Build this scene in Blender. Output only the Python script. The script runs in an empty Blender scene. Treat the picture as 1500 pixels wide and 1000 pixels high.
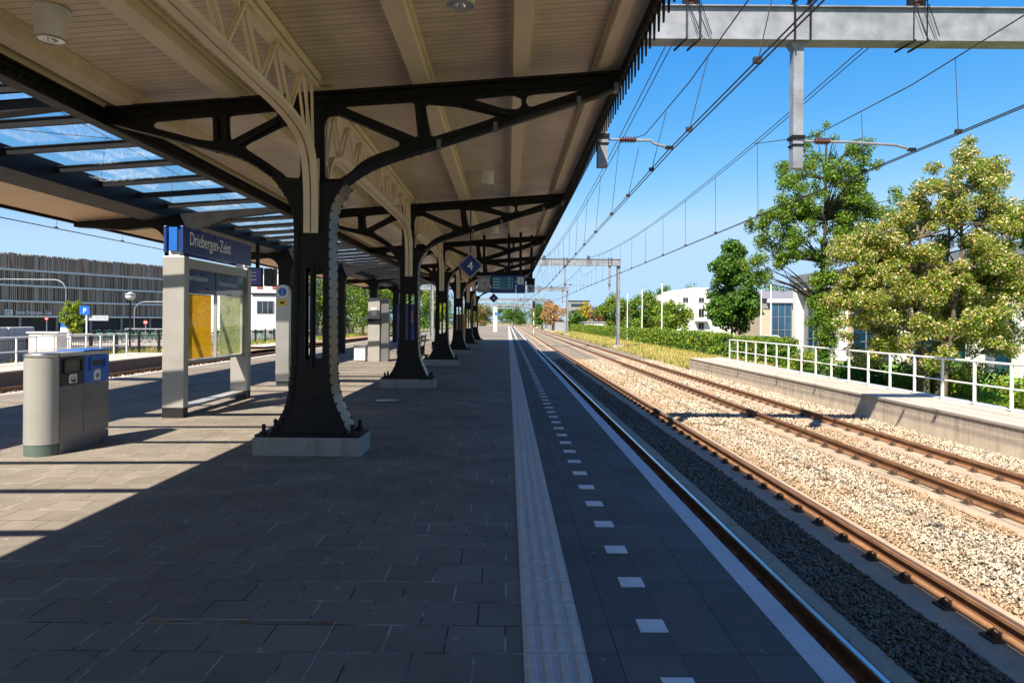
import bpy, bmesh, math, random
import numpy as np
from mathutils import Vector, Matrix
random.seed(7); RNG = np.random.default_rng(11)
SC = bpy.context.scene; COL = SC.collection
R = math.radians; PI = math.pi

# ------------------------------------------------------------------ helpers
def wpos(o):
    v = Vector((0, 0, 0))
    while o: v += o.location; o = o.parent
    return v
class MB:
    def __init__(s): s.v = []; s.f = []; s.m = []; s.mi = 0
    def add(s, vs, fs):
        b = len(s.v); s.v += [tuple(v) for v in vs]
        for f in fs: s.f.append(tuple(i + b for i in f)); s.m.append(s.mi)
        return s
    def box(s, x0, x1, y0, y1, z0, z1):
        v = [(x0,y0,z0),(x1,y0,z0),(x1,y1,z0),(x0,y1,z0),(x0,y0,z1),(x1,y0,z1),(x1,y1,z1),(x0,y1,z1)]
        return s.add(v, [(0,3,2,1),(4,5,6,7),(0,1,5,4),(1,2,6,5),(2,3,7,6),(3,0,4,7)])
    def cbox(s, c, d, rz=0, b=0):
        x, y, z = d[0]/2, d[1]/2, d[2]/2
        M = Matrix.Rotation(rz, 3, 'Z'); c = Vector(c)
        v = [(-x,-y,-z),(x,-y,-z),(x,y,-z),(-x,y,-z),(-x,-y,z),(x,-y,z),(x,y,z),(-x,y,z)]
        return s.add([M @ Vector(p) + c for p in v], [(0,3,2,1),(4,5,6,7),(0,1,5,4),(1,2,6,5),(2,3,7,6),(3,0,4,7)])
    def bar(s, p, q, w, h, up=(0,0,1)):
        p, q = Vector(p), Vector(q); d = (q-p).normalized(); u = Vector(up)
        if abs(d.dot(u)) > .99: u = Vector((0,1,0))
        a = d.cross(u).normalized()*w/2; b = a.cross(d).normalized()*h/2
        v = [p-a-b, p+a-b, p+a+b, p-a+b, q-a-b, q+a-b, q+a+b, q-a+b]
        return s.add(v, [(0,1,2,3),(7,6,5,4),(0,4,5,1),(1,5,6,2),(2,6,7,3),(3,7,4,0)])
    def tube(s, pts, r, n=8, caps=True):
        pts = [Vector(p) for p in pts]; rr = r if isinstance(r, (list, tuple)) else [r]*len(pts)
        rings = []; ref = None
        for i, p in enumerate(pts):
            d = (pts[min(i+1, len(pts)-1)] - pts[max(i-1, 0)]).normalized()
            if ref is None: ref = Vector((0,0,1)) if abs(d.z) < .9 else Vector((1,0,0))
            a = d.cross(ref).normalized(); b = d.cross(a).normalized()
            rings.append([p + (a*math.cos(2*PI*k/n) + b*math.sin(2*PI*k/n))*rr[i] for k in range(n)])
        v = [x for g in rings for x in g]; f = []
        for i in range(len(pts)-1):
            for k in range(n):
                f.append((i*n+k, i*n+(k+1)%n, (i+1)*n+(k+1)%n, (i+1)*n+k))
        if caps: f.append(tuple(range(n-1, -1, -1))); f.append(tuple((len(pts)-1)*n+k for k in range(n)))
        return s.add(v, f)
    def cyl(s, c, r, h, n=16, r2=None):
        c = Vector(c); return s.tube([c, c+Vector((0,0,h))], [r, r if r2 is None else r2], n)
    def ball(s, c, r, n=6, m=4, sz=1):
        v = [(c[0], c[1], c[2]+r*sz)]
        for j in range(1, m):
            t = PI*j/m
            for k in range(n): v.append((c[0]+r*math.sin(t)*math.cos(2*PI*k/n), c[1]+r*math.sin(t)*math.sin(2*PI*k/n), c[2]+r*sz*math.cos(t)))
        v.append((c[0], c[1], c[2]-r*sz)); f = []
        for k in range(n): f.append((0, 1+k, 1+(k+1)%n))
        for j in range(m-2):
            for k in range(n): a = 1+j*n; f.append((a+k, a+n+k, a+n+(k+1)%n, a+(k+1)%n))
        a = 1+(m-2)*n
        for k in range(n): f.append((a+k, len(v)-1, a+(k+1)%n))
        return s.add(v, f)
    def prism(s, poly, z0, z1):
        n = len(poly)
        v = [(x,y,z0) for x,y in poly] + [(x,y,z1) for x,y in poly]
        return s.add(v, [tuple(range(n-1,-1,-1)), tuple(range(n,2*n))] + [(k,(k+1)%n,n+(k+1)%n,n+k) for k in range(n)])
    def ribbon(s, pts, t, y0, ws):
        # strip swept along an XZ path: ws = width in Y per point, t thickness, centred at y0
        n = len(pts); v = []; f = []
        for i, (x, z) in enumerate(pts):
            a = Vector(pts[max(i-1,0)]); b = Vector(pts[min(i+1,n-1)]); d = (b-a).normalized()
            nx, nz = -d.y*t/2, d.x*t/2; w = ws[i] if isinstance(ws,(list,tuple)) else ws
            v += [(x-nx,y0-w/2,z-nz),(x+nx,y0-w/2,z+nz),(x+nx,y0+w/2,z+nz),(x-nx,y0+w/2,z-nz)]
        for i in range(n-1):
            for k in range(4): f.append((i*4+k, i*4+(k+1)%4, i*4+4+(k+1)%4, i*4+4+k))
        f += [(3,2,1,0), tuple(n*4-4+k for k in range(4))]
        return s.add(v, f)
    def build(s, name, mat, parent=None, smooth=False, bevel=0):
        o = s.mesh(name, mat, wpos(parent) if parent else Vector((0,0,0)), smooth)
        ob = bpy.data.objects.new(name, o); COL.objects.link(ob)
        if parent: ob.parent = parent
        if bevel:
            md = ob.modifiers.new('bevel', 'BEVEL'); md.width = bevel; md.segments = 2; md.limit_method = 'ANGLE'; md.angle_limit = R(40)
        return ob
    def mesh(s, name, mat, off, smooth):
        me = bpy.data.meshes.new(name)
        me.from_pydata([(a-off.x, b-off.y, c-off.z) for a, b, c in s.v], [], s.f)
        for m in (mat if isinstance(mat, (list, tuple)) else [mat]): me.materials.append(m)
        if isinstance(mat, (list, tuple)): me.polygons.foreach_set('material_index', s.m)
        bm = bmesh.new(); bm.from_mesh(me); bmesh.ops.recalc_face_normals(bm, faces=bm.faces); bm.to_mesh(me); bm.free()
        if smooth: me.shade_smooth(); me.set_sharp_from_angle(angle=R(smooth if smooth is not True else 40))
        return me
def npmesh(name, V, F, mats, mi=None, parent=None):
    me = bpy.data.meshes.new(name); n, k = F.shape
    me.vertices.add(len(V)); me.loops.add(n*k); me.polygons.add(n)
    off = wpos(parent) if parent else Vector((0,0,0))
    me.vertices.foreach_set('co', (V - np.array(off)).astype(np.float32).ravel()); me.loops.foreach_set('vertex_index', F.astype(np.int32).ravel())
    me.polygons.foreach_set('loop_start', np.arange(0, n*k, k, dtype=np.int32))
    for m in mats: me.materials.append(m)
    if mi is not None: me.polygons.foreach_set('material_index', mi.astype(np.int32))
    me.update(calc_edges=True)
    o = bpy.data.objects.new(name, me); COL.objects.link(o)
    if parent: o.parent = parent
    return o
def tag(o, label=None, cat=None, group=None, kind=None):
    if label: o['label'] = label
    if cat: o['category'] = cat
    if group: o['group'] = group
    if kind: o['kind'] = kind
    return o
def thing(name, label, cat, loc=(0,0,0), group=None):
    o = bpy.data.objects.new(name, None); COL.objects.link(o); o.location = loc; o.empty_display_size = .1
    return tag(o, label, cat, group)
def copy_tree(o, loc=None, label=None, parent=None):
    c = o.copy(); COL.objects.link(c)
    if parent: c.parent = parent
    if loc is not None: c.location = loc
    if label: c['label'] = label
    for ch in list(o.children): copy_tree(ch, None, None, c)
    return c
def plate(outline, holes, t, y):
    # flat cut plate in the XZ plane (thickness t about y) from an outline with holes, as verts and faces
    cu = bpy.data.curves.new('plate', 'CURVE'); cu.dimensions = '2D'; cu.fill_mode = 'BOTH'; cu.extrude = t/2
    for ring in [outline] + holes:
        sp = cu.splines.new('POLY'); sp.points.add(len(ring)-1); sp.use_cyclic_u = True
        for p, q in zip(sp.points, ring): p.co = (q[0], q[1], 0, 1)
    o = bpy.data.objects.new('plate', cu); COL.objects.link(o)
    bpy.context.view_layer.update()
    me = bpy.data.meshes.new_from_object(o.evaluated_get(bpy.context.evaluated_depsgraph_get()))
    v = [(p.co.x, y + p.co.z, p.co.y) for p in me.vertices]; f = [tuple(p.vertices) for p in me.polygons]
    bpy.data.objects.remove(o); bpy.data.curves.remove(cu); bpy.data.meshes.remove(me)
    return v, f
def text(body, size, mat, origin, ux, uz, name='lettering', parent=None, align='LEFT', t=.004, sx=1):
    # lettering lying in the plane spanned by ux (reading direction) and uz (up)
    cu = bpy.data.curves.new('t', 'FONT'); cu.body = body; cu.size = size; cu.align_x = align; cu.extrude = t/2; cu.resolution_u = 3
    o = bpy.data.objects.new('t', cu); COL.objects.link(o); bpy.context.view_layer.update()
    me = bpy.data.meshes.new_from_object(o.evaluated_get(bpy.context.evaluated_depsgraph_get()))
    ux, uz, og = Vector(ux), Vector(uz), Vector(origin); un = ux.cross(uz)
    mb = MB(); mb.add([og + ux*p.co.x*sx + uz*p.co.y + un*p.co.z for p in me.vertices], [tuple(p.vertices) for p in me.polygons])
    bpy.data.objects.remove(o); bpy.data.curves.remove(cu); bpy.data.meshes.remove(me)
    return mb.build(name, mat, parent)
def arc(cx, cz, rx, rz, a0, a1, n):
    return [(cx + rx*math.cos(R(a0+(a1-a0)*k/n)), cz + rz*math.sin(R(a0+(a1-a0)*k/n))) for k in range(n+1)]
def smoothpts(p, it=2):
    for _ in range(it):
        q = [p[0]]
        for a, b in zip(p[:-1], p[1:]): q += [(a[0]*.75+b[0]*.25, a[1]*.75+b[1]*.25), (a[0]*.25+b[0]*.75, a[1]*.25+b[1]*.75)]
        p = q + [p[-1]]
    return p
def bezr(p, r=.04, n=3):
    # rounded corners for a closed polygon
    out = []; N = len(p)
    for i in range(N):
        a, b, c = Vector(p[i-1]), Vector(p[i]), Vector(p[(i+1)%N])
        ra = min(r, (a-b).length*.45); rc = min(r, (c-b).length*.45)
        s, e = b + (a-b).normalized()*ra, b + (c-b).normalized()*rc
        for k in range(n+1):
            u = k/n; out.append(tuple(s*(1-u)**2 + b*2*u*(1-u) + e*u*u))
    return out

# ------------------------------------------------------------------ materials
class NT:
    def __init__(s, name):
        s.m = bpy.data.materials.new(name); s.m.use_nodes = True; s.t = s.m.node_tree; s.t.nodes.clear()
        s.out = s.n('ShaderNodeOutputMaterial')
    def n(s, t, **kw):
        x = s.t.nodes.new(t)
        for k, v in kw.items():
            if k.startswith('_'): setattr(x, k[1:], v)
            else:
                i = x.inputs[int(k[1:])] if k[0] == 'i' and k[1:].isdigit() else x.inputs[k.replace('__', ' ')]
                if hasattr(v, 'node'): s.t.links.new(v, i)
                else: i.default_value = v
        return x
    def co(s, scale=(1,1,1), loc=(0,0,0), gen='Object'):
        c = s.n('ShaderNodeTexCoord'); mp = s.n('ShaderNodeMapping', Vector=c.outputs[gen], Scale=scale, Location=loc); return mp.outputs[0]
    def world(s, scale=(1,1,1), loc=(0,0,0)):
        c = s.n('ShaderNodeNewGeometry'); return s.n('ShaderNodeMapping', Vector=c.outputs['Position'], Scale=scale, Location=loc).outputs[0]
    def noise(s, sc, vec, det=4, rough=.55):
        return s.n('ShaderNodeTexNoise', Vector=vec, Scale=sc, Detail=det, Roughness=rough).outputs[0]
    def ramp(s, fac, stops):
        r = s.n('ShaderNodeValToRGB', Fac=fac); e = r.color_ramp.elements
        while len(e) < len(stops): e.new(.5)
        for x, (p, c) in zip(e, stops): x.position = p; x.color = c if len(c) == 4 else (*c, 1)
        return r.outputs[0]
    def mix(s, f, a, b, bt='MIX'):
        m = s.n('ShaderNodeMix', _data_type='RGBA', _blend_type=bt)
        for i, v in ((0, f), (6, a), (7, b)):
            if hasattr(v, 'node'): s.t.links.new(v, m.inputs[i])
            else: m.inputs[i].default_value = v if i == 0 or len(v) == 4 else (*v, 1)
        return m.outputs[2]
    def math(s, op, a, b=0.0, c=0.0):
        m = s.n('ShaderNodeMath', _operation=op)
        for i, v in enumerate((a, b, c)):
            if hasattr(v, 'node'): s.t.links.new(v, m.inputs[i])
            else: m.inputs[i].default_value = v
        return m.outputs[0]
    def bsdf(s, col, rough=.6, metal=0.0, bump=None, bs=.3, bd=.01, spec=None):
        p = s.n('ShaderNodeBsdfPrincipled')
        for k, v in (('Base Color', col), ('Roughness', rough), ('Metallic', metal)):
            if hasattr(v, 'node'): s.t.links.new(v, p.inputs[k])
            else: p.inputs[k].default_value = (*v, 1) if isinstance(v, tuple) and len(v) == 3 else v
        if spec is not None: p.inputs['Specular IOR Level'].default_value = spec
        if bump is not None:
            b = s.n('ShaderNodeBump', Strength=bs, Distance=bd, Height=bump); s.t.links.new(b.outputs[0], p.inputs['Normal'])
        s.t.links.new(p.outputs[0], s.out.inputs[0]); return p
def plain(name, col, rough=.5, metal=0.0, var=.15, sc=6, bs=.15, spec=None, dirt_or_shade=0):
    t = NT(name); w = t.world(); n = t.noise(sc, w, 5)
    a = tuple(c*(1-var) for c in col); b = tuple(min(1, c*(1+var)) for c in col)
    c = t.ramp(n, [(.3, a), (.7, b)])
    if dirt_or_shade:
        n2 = t.noise(sc*.35, t.world((1,1,.25)), 6, .7); c = t.mix(t.ramp(n2, [(.5, (0,0,0)), (.75, (dirt_or_shade,)*3)]), c, (.07,.055,.04))
    r = t.math('ADD', t.math('MULTIPLY', n, .2), rough-.1)
    t.bsdf(c, r, metal, t.noise(sc*9, w, 3), bs, .003, spec); return t.m
M = {}
M['iron'] = plain('black_iron_paint', (.009,.008,.008), .5, 0, .3, 8, .25, .25)
M['iron_gloss'] = plain('glossy_iron_paint', (.011,.011,.012), .36, .0, .15, 3, .01, .32)
M['cream'] = plain('cream_paint', (.70,.57,.40), .5, 0, .07, 3, .12, None, .15)
M['steel_dark'] = plain('dark_steel_paint', (.010,.010,.011), .5, 0, .2, 5, .1, .15)
M['galv'] = plain('galvanised_steel', (.21,.22,.245), .55, .25, .25, 3.2, .25)
M['alu'] = plain('brushed_aluminium', (.33,.313,.288), .36, .25, .04, 3, .06)
M['grey_side'] = plain('grey_coated_steel', (.17,.17,.17), .3, .4, .06, 3, .05)
M['stainless'] = plain('stainless_steel', (.46,.44,.41), .3, .7, .05, 1.5, .008)
M['dark_base'] = plain('dark_base_paint', (.02,.03,.028), .5, 0, .15, 5)
M['white'] = plain('white_paint', (.66,.65,.62), .45, 0, .04, 4, .1)
M['blue'] = plain('sign_blue', (.010,.035,.17), .3, 0, .05, 4, .02)
M['blue_bright'] = plain('bright_blue_plastic', (.008,.10,.42), .35, 0, .06, 4, .03)
M['black'] = plain('black_plastic', (.012,.012,.013), .4, 0, .1, 6, .05)
M['hatch'] = plain('dusty_hatch_frame', (.26,.23,.20), .85, 0, .5, 9, .5)
M['rubber'] = plain('black_rubber', (.02,.02,.02), .8)
M['yellow'] = plain('yellow_print', (.75,.52,.02), .5, 0, .05)
M['red'] = plain('red_paint', (.5,.03,.03), .4, 0, .1)
M['copper_wire'] = plain('weathered_copper_wire', (.028,.022,.02), .6, .3)
M['ceramic'] = plain('brown_ceramic', (.07,.02,.015), .2, 0, .1)
M['lens'] = plain('lamp_glass', (.75,.75,.72), .08, .6, .02)
M['tan_brick'] = plain('tan_brick', (.40,.32,.235), .8, 0, .12, 9)
M['letter'] = plain('white_lettering', (.86,.86,.86), .4, 0, .01)
M['white_render'] = plain('white_render', (.66,.64,.62), .8, 0, .04, 1.5)
M['grey_clad'] = plain('grey_cladding', (.19,.19,.20), .6, 0, .1, 2)
M['soil'] = plain('brown_soil', (.25,.15,.08), .95, 0, .3, 2, .5)
M['bark'] = plain('bark', (.10,.075,.05), .9, 0, .35, 7, .8)
M['bark_dark'] = plain('dark_bark', (.035,.028,.02), .9, 0, .35, 7, .8)
M['bark_light'] = plain('pale_bark', (.2,.16,.11), .9, 0, .3, 7, .8)
M['car_paint'] = plain('white_car_paint', (.75,.75,.76), .2, 0, .02)
M['wood_soffit'] = plain('wood_soffit', (.62,.44,.26), .5, 0, .1, 4)

def m_ceiling():
    t = NT('beadboard_ceiling'); w = t.world(); sep = t.n('ShaderNodeSeparateXYZ', Vector=w)
    ph = t.math('FRACT', t.math('MULTIPLY', sep.outputs[1], 9.1))
    d = t.math('ABSOLUTE', t.math('SUBTRACT', ph, .5))
    g = t.ramp(d, [(.42, (1,1,1)), (.48, (0,0,0))])
    idx = t.math('FLOOR', t.math('MULTIPLY', sep.outputs[1], 9.1))
    wn = t.n('ShaderNodeTexWhiteNoise', _noise_dimensions='1D', W=idx).outputs[0]
    n = t.noise(1.3, w, 5)
    c = t.mix(t.math('MULTIPLY', wn, .6), (.74,.60,.435), (.62,.50,.36))
    c = t.mix(t.ramp(n, [(.42,(0,0,0)),(.75,(.55,.55,.55))]), c, (.40,.31,.225))
    c = t.mix(g, t.mix(.6, c, (.08,.055,.035)), c)
    t.bsdf(c, .32, 0, g, .6, .012); return t.m
M['ceiling'] = m_ceiling()
def m_tiles(name, bw, bh, off, ca, cb, cj, scale_j=.0035, shift=(0,0,0), spec=.07):
    t = NT(name); w = t.world((1,1,1), shift)
    b = t.n('ShaderNodeTexBrick', _offset=off, Vector=w, Color1=(*ca,1), Color2=(*cb,1), Mortar=(*cj,1), Scale=1.0, Mortar__Size=scale_j, Mortar__Smooth=.3, Bias=0.0, Brick__Width=bw, Row__Height=bh)
    n1 = t.noise(.6, w, 6, .65); n2 = t.noise(60, w, 3); n3 = t.noise(3.1, w, 5, .7)
    dust = t.ramp(t.noise(2.3, w, 4, .7), [(.44,(0,0,0)),(.58,(1,1,1))])
    jc = t.mix(dust, (.035,.033,.03), cj)
    tc = t.n('ShaderNodeTexBrick', _offset=off, Vector=w, Color1=(*ca,1), Color2=(*cb,1), Mortar=(*ca,1), Scale=1.0, Mortar__Size=0.0, Bias=0.0, Brick__Width=bw, Row__Height=bh)
    c = t.mix(b.outputs['Fac'], tc.outputs[0], jc)
    c = t.mix(t.ramp(n1, [(.35,(0,0,0)),(.7,(.7,.7,.7))]), c, tuple(x*.6 for x in ca))
    c = t.mix(t.ramp(n3, [(.62,(0,0,0)),(.8,(.35,.35,.35))]), c, tuple(min(1,x*1.35) for x in ca))
    spots = t.n('ShaderNodeTexVoronoi', Vector=w, Scale=5.0).outputs['Distance']
    c = t.mix(t.ramp(spots, [(.05,(.7,.7,.7)),(.10,(0,0,0))]), c, tuple(x*1.9 for x in ca))
    h = t.math('SUBTRACT', t.math('MULTIPLY', n2, .12), b.outputs['Fac'])
    t.bsdf(c, t.math('ADD', t.math('MULTIPLY', n3, .2), .72), 0, h, .5, .004, spec); return t.m
TA, TB = (.188,.161,.130), (.232,.20,.165)
M['tiles'] = m_tiles('concrete_paving_tiles', .3, .3, .5, TA, TB, (.46,.43,.39), .005)
M['edge_tiles'] = m_tiles('edge_paving_tiles', .3, .3, 0.0, (.122,.115,.108), (.152,.143,.134), (.06,.06,.06), .003, (0.055,0,0))
M['edge_slabs'] = m_tiles('wide_edge_slabs', .6, .3, .0, (.122,.115,.108), (.152,.143,.134), (.06,.06,.06), .003, (.055,0,0))
def m_conc(name, col, streak=0.0, sc=3, rough=.85):
    t = NT(name); w = t.world(); n = t.noise(sc, w, 6, .65); n2 = t.noise(45, w, 3)
    c = t.ramp(n, [(.25, tuple(x*.75 for x in col)), (.7, col)])
    c = t.mix(t.ramp(n2, [(.35,(.3,.3,.3)),(.55,(0,0,0))]), c, tuple(x*.6 for x in col))
    if streak:
        s = t.noise(2.2, t.world((3,3,.18)), 5, .7); c = t.mix(t.ramp(s, [(.48,(0,0,0)),(.75,(streak,)*3)]), c, (.12,.09,.06))
    t.bsdf(c, rough, 0, n2, .4, .004, .12); return t.m
M['conc_warm'] = m_conc('weathered_warm_concrete', (.58,.485,.38), .55)
M['conc_top'] = m_conc('platform_top_concrete', (.46,.395,.33), 0, 1.2)
M['conc'] = m_conc('grey_concrete', (.33,.31,.28), .5)
M['conc_bed'] = m_conc('track_slab_concrete', (.40,.315,.225), .3, 2)
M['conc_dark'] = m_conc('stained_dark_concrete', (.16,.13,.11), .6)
M['tactile'] = m_conc('tactile_tile_concrete', (.58,.52,.46), 0, 8)
M['mark'] = m_conc('worn_white_marking', (.74,.72,.69), 0, 6)
M['edge_white'] = m_conc('worn_white_edge_paint', (.58,.58,.58), .0, 5)
def m_ballast_sheet():
    t = NT('ballast_bed'); w = t.world()
    v = t.n('ShaderNodeTexVoronoi', Vector=w, Scale=24.0); cr = t.n('ShaderNodeSeparateColor', Color=v.outputs['Color']).outputs[0]
    c = t.ramp(cr, [(0,(.15,.115,.08)),(.35,(.40,.32,.23)),(.7,(.50,.42,.31)),(1,(.30,.21,.13))])
    c = t.mix(t.ramp(v.outputs['Distance'], [(.35,(0,0,0)),(.75,(.85,.85,.85))]), c, (.06,.045,.03))
    n = t.noise(.5, w, 5, .6); c = t.mix(t.ramp(n, [(.45,(0,0,0)),(.7,(.5,.5,.5))]), c, (.30,.20,.11))
    t.bsdf(c, .9, 0, t.math('MULTIPLY', v.outputs['Distance'], -1), 1.0, .06); return t.m
M['ballast'] = m_ballast_sheet()
def m_stone(name='ballast_stone', dirt_or_shade=0):
    t = NT(name); g = t.n('ShaderNodeNewGeometry'); w = t.world()
    c = t.ramp(g.outputs['Random Per Island'], [(0,(.13,.105,.08)),(.22,(.34,.285,.215)),(.5,(.52,.45,.35)),(.8,(.44,.36,.265)),(.93,(.22,.135,.08)),(1,(.60,.56,.49))])
    n = t.noise(.5, w, 5, .6); c = t.mix(t.ramp(n, [(.45,(0,0,0)),(.68,(.6,.6,.6))]), c, (.32,.195,.10))
    c = t.mix(.25, c, t.ramp(t.noise(70, w, 4), [(.3,(.2,.17,.14)),(.7,(.6,.54,.46))]), 'MULTIPLY') if False else c
    sx = t.n('ShaderNodeSeparateXYZ', Vector=w).outputs[0]; d = 9.0
    for rx in (4.05, 6.62, 8.12): d = t.math('MINIMUM', d, t.math('ABSOLUTE', t.math('SUBTRACT', sx, rx)))
    d = t.math('ADD', d, t.math('MULTIPLY', t.math('SUBTRACT', t.noise(2.5, w, 4), .5), .7))     # rust and brake dust beside the rails
    c = t.mix(t.ramp(d, [(.3,(.75,.75,.75)),(.75,(0,0,0))]), c, (.27,.155,.075))
    if dirt_or_shade: c = t.mix(dirt_or_shade, c, (.075,.07,.068))  # canopy shade mixed into the stone colour
    t.bsdf(c, .9, spec=.1); return t.m
M['stone'] = m_stone()
M['stone_shaded'] = m_stone('shaded_ballast_stone', .72)  # darkened copy of the ballast stone, canopy shade painted into its colour
def m_rust():
    t = NT('rusty_rail_steel'); w = t.world((1,.35,1)); n = t.noise(9, w, 6, .7)
    c = t.ramp(n, [(.2,(.06,.028,.016)),(.45,(.19,.09,.042)),(.8,(.32,.17,.085))])
    t.bsdf(c, .8, .0, t.noise(60, w, 3), .3, .003); return t.m
M['rust'] = m_rust()
M['rust_dark'] = plain('dark_rusty_fastening', (.085,.05,.03), .8, .2, .4, 25, .4)
def m_railhead(name, a, b, rough):
    t = NT(name); w = t.world((6,.4,1)); n = t.noise(5, w, 5)
    t.bsdf(t.ramp(n, [(.3,a),(.7,b)]), rough, .9); return t.m
M['head'] = m_railhead('polished_rail_head', (.42,.44,.48), (.58,.58,.6), .22)
M['head_rust'] = m_railhead('rust_filmed_rail_head', (.30,.16,.08), (.42,.25,.15), .45)
def m_glass(name, tint, clear, spots=False):
    t = NT(name); w = t.world()
    tr = t.n('ShaderNodeBsdfTransparent', Color=(*tint,1)); gl = t.n('ShaderNodeBsdfGlossy', Color=(1,1,1,1), Roughness=.03)
    fr = t.math('MULTIPLY', t.math('POWER', t.n('ShaderNodeLayerWeight', Blend=.5).outputs['Facing'], 5.0), .45)
    m1 = t.n('ShaderNodeMixShader', i0=fr, i1=tr.outputs[0], i2=gl.outputs[0])
    df = t.n('ShaderNodeBsdfTranslucent', Color=(.75,.8,.82,1))
    if spots:
        v = t.n('ShaderNodeTexVoronoi', Vector=w, Scale=14.0); n = t.noise(.9, w, 4, .6)
        f = t.math('MULTIPLY', t.ramp(v.outputs['Distance'], [(.3,(1,1,1)),(.42,(.15,.15,.15))]), t.ramp(n, [(.54,(.0,.0,.0)),(.64,(clear,)*3)]))
    else: f = clear
    m2 = t.n('ShaderNodeMixShader', i0=f, i1=m1.outputs[0], i2=df.outputs[0])
    t.t.links.new(m2.outputs[0], t.out.inputs[0]); return t.m
M['roof_glass'] = m_glass('dusty_roof_glass', (1,1,1), .14, True)
M['case_glass'] = m_glass('display_case_glass', (.93,.95,.95), .015)
M['win'] = plain('window_glass', (.012,.05,.10), .06, 0, .3, .4, 0, 1.0)
M['win_dark'] = plain('dark_window_glass', (.015,.018,.022), .08, 0, .3, .5, 0, 1.0)
def m_leaf(name, a, b, trans=.35):
    t = NT(name); g = t.n('ShaderNodeNewGeometry'); n = t.noise(.9, t.world(), 3)
    f = t.math('ADD', t.math('MULTIPLY', g.outputs['Random Per Island'], .6), t.math('MULTIPLY', n, .4))
    c = t.ramp(f, [(.2, a), (.75, b)])
    d = t.n('ShaderNodeBsdfPrincipled', Base__Color=c, Roughness=.55); d.inputs['Specular IOR Level'].default_value = .3
    tl = t.n('ShaderNodeBsdfTranslucent', Color=c); m = t.n('ShaderNodeMixShader', i0=trans, i1=d.outputs[0], i2=tl.outputs[0])
    t.t.links.new(m.outputs[0], t.out.inputs[0]); return t.m
M['leaf'] = m_leaf('green_leaf', (.05,.13,.010), (.15,.28,.025), .45)
M['leaf_dark'] = m_leaf('dark_green_leaf', (.025,.07,.010), (.075,.16,.02))
M['leaf_lime'] = m_leaf('yellow_green_leaf', (.22,.27,.015), (.38,.40,.045), .5)
M['blossom'] = m_leaf('pale_blossom', (.62,.46,.26), (.78,.66,.44), .4)
M['blossom_ochre'] = m_leaf('ochre_blossom', (.42,.25,.06), (.55,.38,.14), .25)
M['leaf_olive'] = m_leaf('olive_leaf', (.17,.19,.015), (.34,.33,.045), .5)
M['leaf_copper'] = m_leaf('copper_leaf', (.24,.12,.05), (.42,.25,.13))
M['leaf_gold'] = m_leaf('golden_leaf', (.38,.25,.015), (.55,.40,.04))
M['leaf_purple'] = m_leaf('purple_leaf', (.05,.02,.02), (.11,.045,.04))
M['dry_grass'] = m_leaf('dry_grass_blade', (.42,.31,.08), (.64,.52,.20), .45)
M['grass_blade'] = m_leaf('green_grass_blade', (.13,.28,.02), (.26,.42,.05), .45)
def m_ground():
    t = NT('ground_soil_and_grass'); w = t.world(); n = t.noise(.25, w, 6, .65); n2 = t.noise(8, w, 5)
    c = t.ramp(n, [(.3,(.07,.10,.02)),(.5,(.16,.16,.05)),(.7,(.26,.19,.09))])
    c = t.mix(t.ramp(n2,[(.3,(.5,.5,.5)),(.6,(0,0,0))]), c, (.05,.06,.02))
    t.bsdf(c, .95, 0, n2, 1, .05); return t.m
M['ground'] = m_ground()
M['lawn'] = plain('lawn_soil', (.14,.26,.03), .95, 0, .35, 3, .6)
M['verge'] = plain('dry_verge_soil', (.40,.31,.13), .95, 0, .35, 2, .6)
M['asphalt'] = plain('asphalt', (.06,.06,.06), .9, 0, .2, 5, .5)
def m_poster(name, base, ink, hl, sc):
    t = NT(name); w = t.world(); s = t.n('ShaderNodeSeparateXYZ', Vector=w)
    row = t.math('MULTIPLY', s.outputs[2], sc); col = t.math('MULTIPLY', s.outputs[1], sc*.9)
    rf = t.math('FRACT', row); ri = t.math('FLOOR', row)
    cx = t.n('ShaderNodeCombineXYZ', X=t.math('FLOOR', t.math('MULTIPLY', col, 2.2)), Y=ri)
    wn = t.n('ShaderNodeTexWhiteNoise', _noise_dimensions='2D', Vector=cx.outputs[0]).outputs[0]
    f = t.math('MULTIPLY', t.math('LESS_THAN', rf, .5), t.math('GREATER_THAN', wn, .42))
    blk = t.noise(2.3, w, 2); c = t.mix(t.ramp(blk, [(.5,(0,0,0)),(.6,(.5,.5,.5))]), base, hl)
    c = t.mix(t.math('MULTIPLY', f, .6), c, ink); d = t.n('ShaderNodeBsdfDiffuse', Color=c); tl = t.n('ShaderNodeBsdfTranslucent', Color=c)
    mx = t.n('ShaderNodeMixShader', i0=.6, i1=d.outputs[0], i2=tl.outputs[0]); t.t.links.new(mx.outputs[0], t.out.inputs[0]); return t.m
M['poster_y'] = m_poster('yellow_timetable_print', (.72,.36,.012), (.08,.05,.02), (.62,.30,.01), 34)
M['poster_g'] = m_poster('green_map_print', (.40,.42,.17), (.10,.12,.05), (.48,.47,.30), 22)
def m_screen():
    t = NT('departure_screen'); w = t.world(); s = t.n('ShaderNodeSeparateXYZ', Vector=w)
    rf = t.math('FRACT', t.math('MULTIPLY', s.outputs[2], 10)); f = t.math('LESS_THAN', rf, .45)
    wn = t.n('ShaderNodeTexWhiteNoise', _noise_dimensions='1D', W=t.math('FLOOR', t.math('MULTIPLY', s.outputs[0], 14))).outputs[0]
    f = t.math('MULTIPLY', f, t.math('GREATER_THAN', wn, .3))
    c = t.mix(f, (.02,.08,.14), (.12,.26,.24)); p = t.bsdf(c, .15)
    t.t.links.new(c, p.inputs['Emission Color']); p.inputs['Emission Strength'].default_value = .08; return t.m
M['screen'] = m_screen()
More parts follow.
